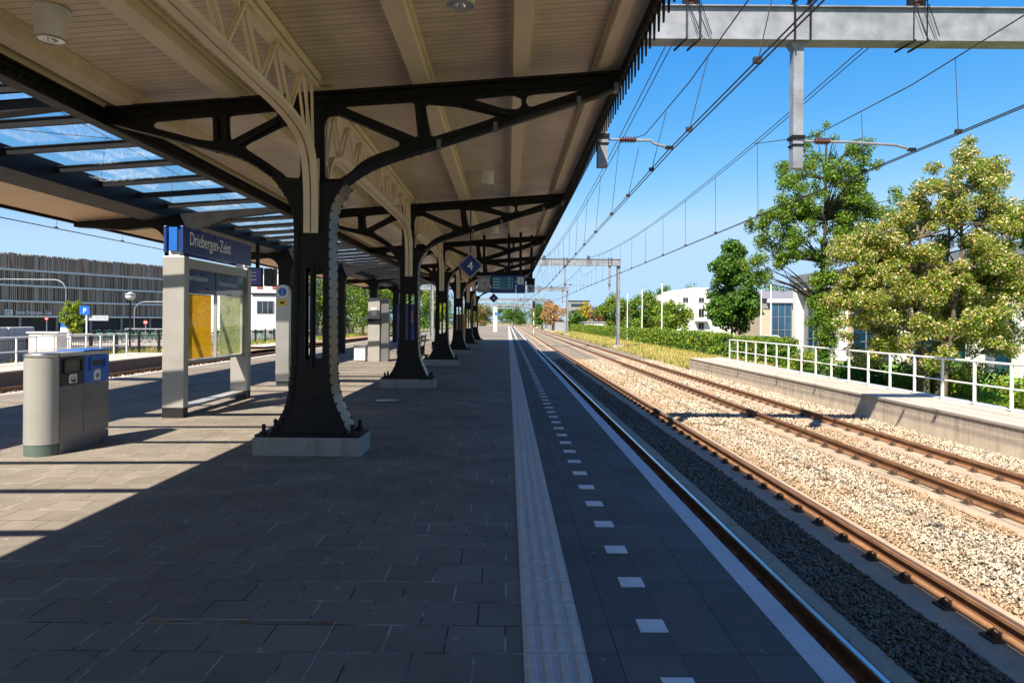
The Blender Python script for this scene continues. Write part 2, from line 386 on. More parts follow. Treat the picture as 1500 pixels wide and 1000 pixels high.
M['screen_violet'] = plain('violet_screen', (.08,.06,.25), .2, 0, .3, 3, 0)

# ------------------------------------------------------------------ layout constants (metres; x across, y along the line, z up, platform top = 0)
EYE = 1.61
COLX, COLY0, COLS = -2.33, 8.28, 7.95
RAILZ = -.76; BEDZ = -.925
def roofz(x): return 4.117 + .0802*(x + 4.93)          # top of the brackets
def glassz(x): return 4.35 - .08*(-5.85 - x)
def ground_poly(name, pts, z, mat, kind='structure'):
    mb = MB(); mb.add([(x,y,z) for x,y in pts], [tuple(range(len(pts)))]); return tag(mb.build(name, mat), kind=kind)

# ------------------------------------------------------------------ setting: ground and platforms
ground_poly('ground', [(-900,-300),(900,-300),(900,1500),(-900,1500)], -1.35, M['ground'])
mb = MB(); mb.box(-18.2, 9.9, -40, 420, -1.34, -.955); tag(mb.build('ballast_bed', M['ballast']), kind='structure')
mb = MB(); mb.box(-10.28, 1.43, -30, 185, -1.3, 0)
tag(mb.build('island_platform', M['tiles']), kind='structure')
mb = MB()
mb.box(1.43, 1.571, -30, 185, -.30, 0.004); mb.box(-10.42, -10.28, -30, 185, -.30, .004)
tag(mb.build('platform_edge_stones', M['edge_white']), kind='structure')
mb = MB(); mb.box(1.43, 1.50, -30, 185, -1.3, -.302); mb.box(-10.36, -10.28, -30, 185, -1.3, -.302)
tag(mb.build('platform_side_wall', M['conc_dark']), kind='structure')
ground_poly('platform_edge_paving', [(.395,-30),(.845,-30),(.845,185),(.395,185)], .004, M['edge_tiles'])
ground_poly('platform_edge_paving', [(.845,-30),(1.43,-30),(1.43,185),(.845,185)], .0035, M['edge_slabs'])
mb = MB()                                                # ribbed guidance tiles
y = -1.5
while y < 185:
    mb.box(.088, .392, y+.004, y+.296, -.01, .006)
    if y < 60:
        for k in range(4):
            x = .088 + .038 + k*.076; mb.add([(x-.021,y+.02,.006),(x+.021,y+.02,.006),(x+.016,y+.030,.014),(x-.016,y+.030,.014),
                (x-.021,y+.28,.006),(x+.021,y+.28,.006),(x+.016,y+.270,.014),(x-.016,y+.270,.014)],[(0,1,2,3),(3,2,6,7),(7,6,5,4),(0,3,7,4),(1,5,6,2)])
    y += .3
tag(mb.build('guidance_path', M['tactile']), kind='structure')
mb = MB(); y = 2.93 - .6*8
while y < 180:
    mb.box(.70, .845, y, y+.148, 0, .0085); y += .6
tag(mb.build('platform_marking', M['mark']), kind='structure')
# low disused platforms either side
def low_platform(x0, x1, y0, y1, top, face):
    mb = MB(); mb.box(min(face,x1), max(face,x1), y0, y1, -1.3, top-.06)
    tag(mb.build('low_platform', M['conc_warm' if face > 0 else 'conc_dark']), kind='structure')
    mb = MB(); s = .03 if face > 0 else -.03
    mb.box(min(face-s,x1), max(face-s,x1), y0-.02, y1+.02, top-.058, top); tag(mb.build('low_platform_paving', M['conc_top']), kind='structure')
low_platform(9.6, 11.3, -25, 36, -.29, 9.6)
low_platform(-17.4, -20.4, 2, 37, -.30, -17.4)
ground_poly('lawn', [(11.3,-20),(26.5,-20),(26.5,46),(11.3,46)], -1.05, M['lawn'])
ground_poly('verge', [(9.9,36),(14.6,36),(14.6,190),(9.9,190)], -1.0, M['verge'])
ground_poly('verge', [(-24,-10),(-18.2,-10),(-18.2,130),(-24,130)], -.72, M['soil'])
ground_poly('car_park', [(16,60),(60,60),(60,88),(16,88)], -1.3, M['asphalt'])
ground_poly('station_road', [(-70,20),(-26,20),(-26,140),(-70,140)], -1.3, M['asphalt'])

# ------------------------------------------------------------------ tracks
RAILS = [(2.53,'polished','shaded rail with shiny head right beside the near platform edge'),
         (4.05,'rust','orange lit rail second from the platform edge, head dull brown'),
         (6.62,'rust','rusty rail of the far track, nearer the ballast middle'),
         (8.12,'rust','rusty rail closest to the low concrete wall'),
         (-11.25,'rust','first rail beyond the far side of the island platform'),
         (-12.75,'rust','second rail beyond the far side of the island platform'),
         (-15.25,'rust','rail next to outermost one below the left low platform'),
         (-16.75,'rust','outermost rail at the foot of the left low platform')]
def rail_bits(x):
    z = RAILZ; prof = [(-.036,z-.002),(.036,z-.002),(.036,z-.036),(.010,z-.05),(.009,z-.125),(.062,z-.145),(.062,z-.156),(-.062,z-.156),(-.062,z-.145),(-.009,z-.125),(-.010,z-.05),(-.036,z-.036)]
    n = len(prof); v = [(x+a,-25,b) for a,b in prof] + [(x+a,400,b) for a,b in prof]
    b = MB(); b.add(v, [tuple(range(n)), tuple(range(2*n-1,n-1,-1))] + [(k,(k+1)%n,n+(k+1)%n,n+k) for k in range(n)])
    h = MB(); h.box(x-.022, x+.018, -25, 400, z-.006, z+.001)
    return b, h
fast = None
for i, (x, k, lab) in enumerate(RAILS):
    r = thing('rail', lab, 'rail', (x, 0, RAILZ), 'running rails')
    b, h = rail_bits(x); b.build('rail_profile', M['rust'], r); h.build('rail_head', M['head'] if k == 'polished' else M['head_rust'], r)
    if fast is None:
        f = MB(); zb = BEDZ + .003
        f.box(x-.17, x+.17, -.085, .085, zb-.01, zb+.012)
        for s in (-1,1):
            f.box(x+s*.105-.03, x+s*.105+.03, -.05, .05, zb+.012, zb+.042)
            f.tube([(x+s*.115,-.03,zb+.035),(x+s*.075,-.045,zb+.065),(x+s*.06,0,zb+.05),(x+s*.075,.045,zb+.065),(x+s*.115,.03,zb+.035)], .011, 6)
            f.cyl((x+s*.125,0,zb+.03), .017, .045, 6)
        fast = f.build('fastening', M['rust_dark'], r); f0 = fast; first = True
    y0 = 2.2 if x > 0 else 8
    for j in range(60):
        c = f0 if (i == 0 and j == 0) else f0.copy()
        if c is not f0: COL.objects.link(c)
        c.parent = r; c.location = (0, y0 + j*.62 + (.21 if i % 2 else 0), 0)
mb = MB()
for i, (x, k, lab) in enumerate(RAILS):
    y = -25 + i*.7
    while y < 300:
        L = 4.8; dx = RNG.uniform(-.01,.01); mb.box(x-.42+dx, x+.40+dx, y, y+L-.05, -1.2, BEDZ + RNG.uniform(-.006,.004)); y += L
tag(mb.build('track_slab', M['conc_bed'], None, False, .012), kind='structure')
# loose stones: angular eight-faced pebbles
def stones(name, regions, mat):
    P = []; S = []
    for (x0, x1, y0, y1, dens, size, zb) in regions:
        n = int((x1-x0)*(y1-y0)*dens)
        if n <= 0: continue
        P.append(np.stack([RNG.uniform(x0,x1,n), RNG.uniform(y0,y1,n), zb + RNG.uniform(-.012,.02,n)], 1)); P[-1][:,2] += .012*np.sin(P[-1][:,0]*7.1+1.3*np.sin(P[-1][:,1]*1.7))*np.sin(P[-1][:,1]*2.3); S.append(size*RNG.uniform(.6,1.35,n))
    P = np.concatenate(P); S = np.concatenate(S); n = len(P)
    base = np.array([[1,0,0],[-1,0,0],[0,1,0],[0,-1,0],[.25,.2,.62],[-.2,-.1,-.6]], float)
    q = RNG.normal(size=(n,4)); q /= np.linalg.norm(q,axis=1)[:,None]; w,x,y,z = q.T
    Rm = np.stack([1-2*(y*y+z*z),2*(x*y-z*w),2*(x*z+y*w),2*(x*y+z*w),1-2*(x*x+z*z),2*(y*z-x*w),2*(x*z-y*w),2*(y*z+x*w),1-2*(x*x+y*y)],1).reshape(n,3,3)
    jit = base[None] * RNG.uniform(.65,1.2,(n,6,3)) + RNG.normal(0,.14,(n,6,3))
    V = np.einsum('nij,nkj->nki', Rm, jit) * (S/2)[:,None,None] + P[:,None]
    F = np.array([[0,2,4],[2,1,4],[1,3,4],[3,0,4],[2,0,5],[1,2,5],[3,1,5],[0,3,5]])
    F = (F[None] + (np.arange(n)*6)[:,None,None]).reshape(-1,3)
    return tag(npmesh(name, V.reshape(-1,3), F, [M[mat]]), kind='stuff')
zb = -.955
reg = []; regd = []
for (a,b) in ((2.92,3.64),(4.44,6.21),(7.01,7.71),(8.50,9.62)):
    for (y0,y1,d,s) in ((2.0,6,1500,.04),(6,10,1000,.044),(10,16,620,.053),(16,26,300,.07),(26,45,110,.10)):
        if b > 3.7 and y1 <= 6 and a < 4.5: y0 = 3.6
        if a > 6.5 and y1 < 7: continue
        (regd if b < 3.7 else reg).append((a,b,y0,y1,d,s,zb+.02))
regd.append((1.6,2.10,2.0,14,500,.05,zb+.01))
for (y0,y1,d,s) in ((10,22,60,.1),(22,40,25,.14)): reg.append((-17.3,-13.2,y0,y1,d,s,zb+.02))
tag(stones('ballast_stones', reg, 'stone'), 'pale crushed stone ballast between and beside the tracks', 'ballast')
tag(stones('ballast_stones', regd, 'stone_shaded'), 'crushed stone coloured darker for the canopy shade, between the rails next to the platform', 'ballast')

# ------------------------------------------------------------------ iron columns (outline traced, then given depth)
KY = 8.08
def P(x, y, Y=KY):     # traced outline point -> metres relative to the column axis (x) and platform (z)
    return ((x-744 - .007*(469-y))*Y/1000 - COLX, EYE + ((469-y) + .007*(x-744))*Y/1000)
ZP = .215              # plinth height
left = [P(*p) for p in ((389,644),(396,635),(404,624),(410,614),(416,603),(420,592),(423.5,577),(426,556),(428,520),(429.5,470),(431,400),(432,345),(431,318),(427,301),(416,282),(398,258))]
right = [P(*p) for p in ((514,644),(507,630),(500,613),(494,600),(489,588),(485,574),(482.5,556),(481.5,520),(481,470),(481,400),(480.5,345),(481.5,318),(485,300),(493,284),(505,268))]
left = smoothpts(left); right = smoothpts(right)
KA = 8.28
PA = lambda x, y: P(x, y, KA)
armL_low = smoothpts([PA(*p) for p in ((398,258),(380,245),(353,231),(330,224),(300,217),(243,202),(175,185),(152,178))], 1)
armR_low = smoothpts([PA(*p) for p in ((505,268),(524,255),(548,243),(575,234),(602,226),(628,219),(700,196),(792,167),(874,142),(906,128))], 1)
def build_column(root):
    holes = []
    for (xa, xb) in ((447,456.5),(462.5,473)):
        a0 = P(xa,395)[0]; a1 = P(xb,395)[0]; zt = P(455,392)[1]; zb_ = P(455,528)[1]; r = (a1-a0)/2; c = (a0+a1)/2
        holes.append(arc(c, zt-r, r, r, 0, 180, 6) + arc(c, zb_+r, r, r, 180, 360, 6))
    out = left + right[::-1]
    sh = MB()
    big = bezr([P(438,392), P(477,392), P(477,528), P(438,528)], .06)
    for yy, hh in ((-.19, holes), (.19, [big])):
        v, f = plate(out, hh, .024, yy); sh.add(v, f)
    for x in (-.10, .10): sh.box(x-.008, x+.008, -.17, .17, ZP, 2.9) if False else None
    # stepped cover strips and inner posts that give the front some relief
    for yy in (-.206, .206):
        for a, b, z0, z1 in ((-.135,.135,.62,.67),(-.135,.135,2.62,2.70),(-.135,.135,1.0,1.04)):
            sh.box(a, b, yy-.008, yy+.008, z0, z1)
    for s_, pts in ((-1,left),(1,right)):
        q = [(x - s_*.03, z) for x, z in pts if z < 2.75]
        for yy in (-.205,.205): sh.ribbon(q, .05, yy, .02)
    for yy in (-.212,):
        sh.ribbon([(.01,1.02),(.01,2.28)], .035, yy, .028)
    sh.build('shaft', M['iron'], root, 30)
    # side flanges (riveted plates)
    fl = MB(); fl.ribbon(left, .02, 0, .42); fl.ribbon(right, .02, 0, .42); fl.build('flange', M['iron_gloss'], root, 40)
    rv = MB()
    for s_, pts in ((-1,left),(1,right)):
        acc = 0
        for a, b in zip(pts[:-1], pts[1:]):
            L = math.dist(a,b); t = acc
            while t < L:
                u = t/L; x = a[0]+(b[0]-a[0])*u + s_*.012; z = a[1]+(b[1]-a[1])*u
                for yy in (-.185,.185): rv.ball((x,yy,z), .016, 5, 3)
                t += .115
            acc = t - L
    for s_, pts in ((-1,left),(1,right)):
        acc = 0
        for a, b in zip(pts[:-1], pts[1:]):
            L = math.dist(a,b); t = acc
            while t < L:
                u = t/L; z = a[1]+(b[1]-a[1])*u
                if z < 2.7: rv.ball((a[0]+(b[0]-a[0])*u - s_*.03, -.232, z), .013, 5, 3)
                t += .10
            acc = t - L
    for x in (-.12,-.04,.04,.12):
        for z in (.645,2.66): rv.ball((x,-.216,z), .014, 5, 3)
    for x in [-.12,-.04,.04,.12]: rv.ball((right[2][0]+.02, x*.8, right[2][1]), .016, 5, 3)
    rv.build('rivets', M['iron'], root, True)
    # bracket arms: one cut plate with openings, flanged top and bottom
    top = [PA(*p) for p in ((905,108.5),(152,162.5))]
    out = [PA(905,108.5)] + [PA(907,122)] + armR_low[::-1][1:] + [PA(497,290), PA(424,290)] + armL_low + [PA(150,163)]
    H = lambda *p: bezr([PA(*q) for q in p], .05)
    holes = [H((503,157.5),(607,150.5),(612,203)),
             H((476,263),(475,186),(480,171),(500,170.5),(586,209),(584,216),(553,226),(530,237),(503,262)),
             H((623,153.5),(668,157),(728,171),(700,181),(631,202)),
             H((692,146),(752,140),(764,145),(765,154),(758,161),(738,160)),
             H((771,142),(780,139),(850,133),(800,150),(776,158),(770,152)),
             H((225,180),(313,172),(315,208),(290,205),(225,188)),
             H((335,171),(404,164),(408,170),(338,207)),
             H((413,187),(440,178),(440,262),(422,262),(411,252),(385,234),(361,219),(359,214))]
    v, f = plate(out, holes, .03, 0); br = MB().add(v, f)
    br.ribbon(top, .035, 0, .20)
    br.ribbon([PA(905,122),PA(152,176)], .012, 0, .10)
    n = len(armR_low); br.ribbon(armR_low, .03, 0, [.40 - .24*min(1,i/(n*.45)) for i in range(n)])
    n = len(armL_low); br.ribbon(armL_low, .03, 0, [.40 - .24*min(1,i/(n*.45)) for i in range(n)])
    for a, b in (((613,150),(616,206)),((317,170),(318,208)),((331,170),(332,208)),((766,139),(767,158))): br.ribbon([PA(*a),PA(*b)], .05, 0, .12)
    for a, b in (((497,166),(596,207)),((676,150),(745,169)),((408,180),(350,212))): br.ribbon([PA(*a),PA(*b)], .06, 0, .13)
    br.build('bracket', M['iron'], root, 30)
    rv = MB()
    for pts in (armL_low, armR_low):
        acc = 0
        for a, b in zip(pts[:len(pts)//2], pts[1:]):
            L = math.dist(a,b); t = acc
            while t < L:
                u = t/L
                for yy in (-.07,.07): rv.ball((a[0]+(b[0]-a[0])*u, yy, a[1]+(b[1]-a[1])*u-.016), .014, 5, 3)
                t += .11
            acc = t-L
    rv.build('arm_rivets', M['iron_gloss'], root, True)
    pipe = MB(); pts = [PA(*p) for p in ((640,212),(700,193),(792,164),(876,140),(905,126))]
    pipe.tube([(x,-.14,z-.045) for x,z in pts], .032, 8); pp = pipe.build('conduit', M['iron_gloss'], root, True)
    cl = MB()
    for u in (.02,.32,.66,.95):
        i = u*(len(pts)-1); k = min(int(i),3); w = i-k; x = pts[k][0]*(1-w)+pts[k+1][0]*w; z = pts[k][1]*(1-w)+pts[k+1][1]*w
        cl.cbox((x,-.13,z-.045),(.05,.10,.10))
    cl.build('clip', M['grey_side'], pp)
    bp = MB(); bp.box(-.64, .60, -.255, .265, ZP, ZP+.03); bp.build('base_plate', M['iron'], root, False, .005)
    bo = MB()
    for x in (-.55,-.40,.50,.36):
        for yy in (-.2,.21):
            if abs(x) < .45 and yy < 0 and x < 0: continue
            bo.cyl((x,yy,ZP+.03), .045, .03, 6); bo.cyl((x,yy,ZP+.06), .024, .06, 8); bo.ball((x,yy,ZP+.125), .026, 8, 5)
    bo.build('anchor_bolt', M['iron'], root, True)
    pl = MB(); pl.box(-.665, .62, -.27, .28, -.02, ZP-.003); pl.build('plinth', M['conc'], root, False, .02)
ORD = ['nearest','second','third','fourth','fifth','sixth']
lab0 = 'nearest and largest black riveted iron column, with flared foot on a concrete plinth'
col0 = thing('iron_column', lab0, 'column', (0,0,0), 'riveted iron canopy columns')
build_column(col0); col0.location = (COLX, COLY0, 0)
for k in range(1, 6):
    copy_tree(col0, (COLX, COLY0 + COLS*k, 0), f'{ORD[k]} black iron column of the row, counted from the nearest big one')
copy_tree(col0, (COLX, COLY0 - COLS, 0), 'black iron column standing just beside the viewer, out of frame')

# ------------------------------------------------------------------ old canopy
CY0, CY1 = -26.0, 52.6  # runs on unseen behind the camera, lengthened to darken the foreground
can = thing('platform_canopy', 'long old canopy with cream boarded ceiling and black toothed edge over the near platform', 'canopy', (COLX, 20, 4.2))
XL, XR = -4.98, 1.36; BO = .17
mb = MB()
def slab(mb, x0, x1, y0, y1, dz0, dz1):
    v = [(x,y,roofz(x)+dz) for dz in (dz0,dz1) for (x,y) in ((x0,y0),(x1,y0),(x1,y1),(x0,y1))]
    mb.add(v, [(0,3,2,1),(4,5,6,7),(0,1,5,4),(1,2,6,5),(2,3,7,6),(3,0,4,7)])
slab(mb, XL, XR, CY0, CY1, BO, BO+.05); mb.build('ceiling_boards', M['ceiling'], can)
mb = MB(); slab(mb, XL+.03, XR+.05, CY0-.1, CY1+.1, BO+.055, BO+.40); mb.build('roof_covering', M['grey_clad'], can)
for (x, w, h) in ((-4.62,.20,.17),(-3.34,.20,.17),(-1.06,.19,.17),(.12,.17,.17),(1.12,.13,.13)):
    mb = MB(); slab(mb, x-w/2, x+w/2, CY0, CY1, BO-h+.004, BO-.002); slab(mb, x-w/2-.03, x-w/2-.003, CY0, CY1, BO-.05, BO-.003); slab(mb, x+w/2+.003, x+w/2+.03, CY0, CY1, BO-.05, BO-.003)
    mb.build('purlin', M['cream'], can)
mb = MB(); slab(mb, XR-.01, XR+.03, CY0, CY1, -.06, BO+.05); mb.build('edge_board', M['iron'], can)
mb = MB(); slab(mb, 1.19, XR-.015, CY0, CY1, BO-.10, BO-.003); mb.build('edge_trim', M['cream'], can)
mb = MB(); y = CY0; tv = []; tf = []; z = roofz(XR)-.058
while y < CY1:                       # one cut strip: a band with a pointed tooth every 0.2 m
    b0 = len(tv)
    for x in (XR+.034, XR+.050):
        tv += [(x,y,z+.06),(x,y,z),(x,y+.03,z-.22),(x,y+.055,z-.22),(x,y+.085,z),(x,y+.085,z+.06),(x,y+.2,z),(x,y+.2,z+.06)]
    q = lambda *k: tuple(b0+n for n in k)
    tf += [q(0,1,4,5),q(1,2,3,4),q(5,4,6,7),q(13,12,9,8),q(12,11,10,9),q(15,14,12,13),q(1,9,10,2),q(2,10,11,3),q(3,11,12,4),q(4,12,14,6),q(0,5,13,8),q(5,7,15,13)]
    y += .2
mb.add(tv, tf)
vo = mb.build('toothed_valance', M['iron'], can)
bmv = bmesh.new(); bmv.from_mesh(vo.data); bmesh.ops.remove_doubles(bmv, verts=bmv.verts, dist=.0005); bmesh.ops.recalc_face_normals(bmv, faces=bmv.faces); bmv.to_mesh(vo.data); bmv.free()
mb = MB(); g = [(XR+.09+.05*math.cos(R(a)), roofz(XR)+BO+.38+.05*math.sin(R(a))) for a in range(180,361,30)]
for a, b in zip(g[:-1], g[1:]): mb.bar((a[0],CY0,a[1]),(a[0],CY1,a[1]),.03,.03)
mb.build('gutter', M['galv'], can)
# left riveted girder
mb = MB(); zt = 4.08; zl = 3.92
mb.box(-4.915, -4.895, CY0, CY1, zl, zt); mb.box(-4.99, -4.82, CY0, CY1, zl-.02, zl); mb.box(-4.99, -4.82, CY0, CY1, zt, zt+.02)
for zz in (zl+.001, zt-.05): mb.box(-4.893, -4.875, CY0, CY1, zz, zz+.05)
mb.build('riveted_girder', M['iron'], can)
mb = MB(); mb.box(-4.95, -4.85, CY0, CY1, zt+.022, roofz(-4.95)+BO-.004); mb.build('closing_board', M['cream'], can)
mb = MB(); y = 2.0
while y < 18:
    mb.ball((-4.866, y, zl+.075), .021, 6, 4); y += .17
mb.build('rivets', M['iron_gloss'], can, True)
# longitudinal lattice girders
def lattice(y0, y1):
    g = MB(); X = COLX; zb_, zt_ = 3.79, 4.36
    knee = [(.03,2.62),(.035,3.0),(.07,3.28),(.16,3.52),(.36,3.68),(.75,3.76),(1.25,3.79)]
    knee = smoothpts(knee, 1)
    for dx in (-.047,.047):
        pts = [(y0+a,z) for a,z in knee] + [(y1-a,z) for a,z in knee[::-1]]
        for (a,b) in zip(pts[:-1], pts[1:]): g.bar((X+dx,a[0],a[1]),(X+dx,b[0]+.001,b[1]),.074,.05,(0,0,1) if abs(b[0]-a[0])>abs(b[1]-a[1]) else (0,1,0))
    g.bar((X,y0,zt_),(X,y1,zt_),.14,.06); g.bar((X,y0,zt_+.085),(X,y1,zt_+.085),.19,.09)
    pts = [(y0+a,z) for a,z in knee[:-1]]
    n = 8; L = (y1-y0-1.0)/n
    for k in range(n):
        a = y0+.5+k*L
        for (p, q) in (((a,zt_-.02),(a+L/2,zb_)),((a+L/2,zb_),(a+L,zt_-.02))):
            g.bar((X-.035,p[0]+.03,p[1]),(X-.035,q[0]+.03,q[1]),.027,.03); g.bar((X+.035,p[0]-.03,p[1]),(X+.035,q[0]-.03,q[1]),.027,.03)
        g.cbox((X,a,zt_-.06),(.02,.16,.12)); g.cbox((X,a+L/2,zb_+.05),(.02,.16,.10))
    for s_, yy in ((1,y0),(-1,y1)):
        for (b,z2) in ((.5,zt_),(.16,zt_)):
            for dx in (-.03,.03): g.bar((X+dx,yy+s_*.07,3.45),(X+dx,yy+s_*b,z2),.026,.03)
        g.box(X-.084, X+.084, yy-.006 if s_>0 else yy-.02, yy+.02 if s_>0 else yy+.006, 2.62, 3.5)
    return g
g0 = lattice(COLY0+.20, COLY0+COLS-.20).build('lattice_girder', M['cream'], can)
for k in (-1,1,2,3,4):
    c = g0.copy(); COL.objects.link(c); c.parent = can; c.location = (0, COLS*k, 0)
c = g0.copy(); COL.objects.link(c); c.parent = can; c.location = (0, -2*COLS, 0)
# ceiling lamps
lamp = thing('ceiling_lamp', 'x', 'lamp', (0,0,0), 'round downlights under the canopy ceiling')
b = MB(); b.cyl((0,0,-.27), .125, .27, 24); b.cyl((0,0,-.02), .15, .022, 24); b.build('lamp_housing', M['white'], lamp, 40)
b = MB(); b.tube([(0,0,-.275),(0,0,-.273)], [.105,.105], 24); b.ball((0,0,-.277), .05, 10, 6, .4); b.build('lamp_lens', M['lens'], lamp, True)
b = MB(); [b.tube([(math.cos(2*PI*k/24)*.118, math.sin(2*PI*k/24)*.118, -.273) for k in range(25)], .012, 6)]; b.build('lamp_rim', M['alu'], lamp, True)
spots = [(-4.10,6.1,'big cream downlight at the upper left, above the glass strip girder'),(-.44,6.0,'downlight cut by the top of the frame, between the purlins'),
         (-.44,14.0,'downlight under the ceiling between first and second bracket near the platform edge'),(-3.75,15.2,'downlight on the left ceiling strip just before the second column'),
         (-.44,22.0,'downlight between second and third bracket near the platform edge'),(-.44,30.0,'downlight between third and fourth bracket near the platform edge'),
         (-3.75,24.7,'downlight on the left ceiling strip beside the third column')]
for i, (x, y, lab) in enumerate(spots):
    o = lamp if i == 0 else copy_tree(lamp)
    o.location = (x, y, roofz(x)+BO-.002); o['label'] = lab

# ------------------------------------------------------------------ glass canopy on the far side
gc = thing('glass_canopy', 'flat glazed canopy strip with dark steel bars and wooden soffit left of the iron columns', 'canopy', (-7.7, 20, 4.2))
GX0, GX1 = -7.75, -5.12
BAR = 1.265; y = -8.36 - 6*BAR; k = 0
bar0 = pane0 = None
while y < CY1 - 1:
    if bar0 is None:
        b = MB(); b.bar((GX1+.08,0,glassz(GX1)-.045),(GX0-.1,0,glassz(GX0)-.045),.055,.09); b.bar((GX1+.08,0,glassz(GX1)+.012),(GX0-.1,0,glassz(GX0)+.012),.1,.014)
        bar0 = b.build('glazing_bar', M['steel_dark'], gc)
        p = MB(); v = [(x,yy,glassz(x)+dz) for dz in (-.008,.004) for (x,yy) in ((GX1,.052),(GX0,.052),(GX0,BAR-.052),(GX1,BAR-.052))]
        p.add(v, [(0,3,2,1),(4,5,6,7),(0,1,5,4),(1,2,6,5),(2,3,7,6),(3,0,4,7)])
        pane0 = p.build('glass_pane', M['roof_glass'], gc); a, c = bar0, pane0
        rest = (bar0.location.copy(), pane0.location.copy())
    else:
        a = bar0.copy(); c = pane0.copy(); COL.objects.link(a); COL.objects.link(c); a.parent = gc; c.parent = gc
    a.location = (0, y, 0); c.location = (0, y, 0); y += BAR
def gslab(mb, x0, x1, dz0, dz1):
    v = [(x,yy,glassz(x)+dz) for dz in (dz0,dz1) for (x,yy) in ((x0,CY0),(x1,CY0),(x1,CY1),(x0,CY1))]
    mb.add(v, [(0,3,2,1),(4,5,6,7),(0,1,5,4),(1,2,6,5),(2,3,7,6),(3,0,4,7)])
b = MB(); gslab(b, -8.55, -7.86, -.26, .10); gslab(b, GX1+.085, GX1+.2, -.2, .06); b.build('main_beam', M['steel_dark'], gc)
b = MB(); gslab(b, -10.32, -8.555, -.10, -.06); b.build('soffit', M['wood_soffit'], gc)
b = MB(); gslab(b, -10.4, -8.555, -.055, .09); b.build('roof_deck', M['grey_clad'], gc)
b = MB(); gslab(b, -10.46, -10.405, -.14, .11); gslab(b, -8.72, -8.56, -.17, -.105); b.build('fascia', M['steel_dark'], gc)
def steel_column(root):
    X = 0; z1 = glassz(-8)-.27; c = MB()
    c.box(-.19, .19, -.09, .09, -.02, z1-.2); c.box(-.21,.21,-.17,-.092,-.02,z1-.1); c.box(-.21,.21,.092,.17,-.02,z1-.1); c.build('post', M['steel_dark'], root)
    up = lambda x: glassz(x-8.0) - .27
    a = [(-2.4, up(-2.4)+.14),(2.72,up(2.72)+.15),(2.72,up(2.72)+.04),(1.3,up(1.3)-.03),(.66,z1-.16)] + arc(.66, z1-.62, .45, .45, 90, 180, 6) + [(.21,z1-1.1),(-.21,z1-1.1)] + arc(-.66, z1-.62, .45, .45, 0, 90, 6) + [(-1.2,up(-1.2)-.14),(-2.4,up(-2.4)+.02)]
    v, f = plate(a, [], .2, 0); MB().add(v, f).build('cross_arm', M['steel_dark'], root)
sc0 = thing('steel_column', 'x', 'column', (0,0,0), 'dark steel columns of the glass canopy'); steel_column(sc0)
labs = ['dark steel column outside the frame, nearest of the glass canopy row','dark steel column hidden behind the blue name board, its arm reaching left','dark steel column right behind the silver information post',
        'dark steel column seen behind the nearest iron column','dark steel column beside the tall beige kiosk post','dark steel column last but one under the glass canopy']
for k in range(6):
    o = sc0 if k == 0 else copy_tree(sc0)
    o.location = (-7.88, COLY0 + COLS*k, 0); o['label'] = labs[k]

# ------------------------------------------------------------------ furniture on the platform
# litter bin: two compartments with rounded ends, front facing +x
bn = thing('litter_bin', 'silver double litter bin with black and blue hatches standing left of the nearest column', 'litter bin', (-5.42, 8.45, 0))
def stadium(x0, x1, y0, y1, n=10):
    cx = (x0+x1)/2; r = (x1-x0)/2; d = .17
    return [(x1,y0+d)] + [(x1,y1-d)] + [(cx+r*math.cos(R(a)), y1-d+d*math.sin(R(a))) for a in np.linspace(0,180,n)] + [(x0,y0+d)] + [(cx+r*math.cos(R(a)), y0+d+d*math.sin(R(a))) for a in np.linspace(180,360,n)]
BX0, BX1, BY0, BY1 = -5.62, -5.235, 7.80, 9.05
b = MB(); b.prism(stadium(BX0,BX1,BY0,BY1), .135, 1.135); b.build('body', M['alu'], bn, 30)
b = MB(); b.prism(stadium(BX0+.004,BX1-.004,BY0+.004,BY1-.004), 0, .135); b.build('base', plain('green_grey_base',(.07,.10,.085),.5), bn, 30)
b = MB(); b.prism(stadium(BX0-.004,BX1+.004,BY0-.004,BY1+.004), 1.137, 1.185); b.build('lid', M['stainless'], bn, 30, .012)
X = BX1 + .004; ym = (BY0+BY1)/2 + .0
b = MB(); b.box(X-.003, X+.006, BY0+.175, ym-.006, .16, .78); b.build('door', M['grey_side'], bn, False, .004)
b = MB(); b.box(X-.003, X+.006, ym+.006, BY1-.10, .16, .78); b.build('door', M['grey_side'], bn, False, .004)
b = MB(); b.box(X-.003, X+.004, BY0+.175, BY1-.10, .0, .15); b.build('kick_plate', M['grey_side'], bn)
b = MB(); b.box(X-.003, X+.008, BY0+.175, ym-.006, .79, 1.13); bp_ = b.build('black_hatch', M['black'], bn, False, .006)
def ring(mb, X, yc, zc, w, h, t):
    o = bezr([(yc-w/2,zc-h/2),(yc+w/2,zc-h/2),(yc+w/2,zc+h/2),(yc-w/2,zc+h/2)], h*.3, 4); n = len(o)
    i = [(yc+(a-yc)*(1-t/w*2), zc+(c-zc)*(1-t/h*2)) for a,c in o]
    v = [(X,a,c) for a,c in o] + [(X+.018,a,c) for a,c in o] + [(X+.018,a,c) for a,c in i] + [(X,a,c) for a,c in i]
    mb.add(v, [(r*n+k, r*n+(k+1)%n, (r+1)*n+(k+1)%n, (r+1)*n+k) for r in range(3) for k in range(n)])
yb = (BY0+.175+ym)/2
b = MB(); ring(b, X+.008, yb, 1.02, .36, .19, .025); b.build('opening_frame', M['black'], bp_)
b = MB(); b.box(X+.0085, X+.0105, yb-.14, yb+.14, .94, 1.10); b.build('opening', plain('bin_opening_flap',(.05,.05,.05),.25), bp_)
b = MB(); b.box(X+.0085, X+.010, yb-.07, yb+.08, .815, .91); b.box(X+.0085, X+.010, yb-.05, yb+.08, .91, .928); st = b.build('sticker', M['white'], bp_)
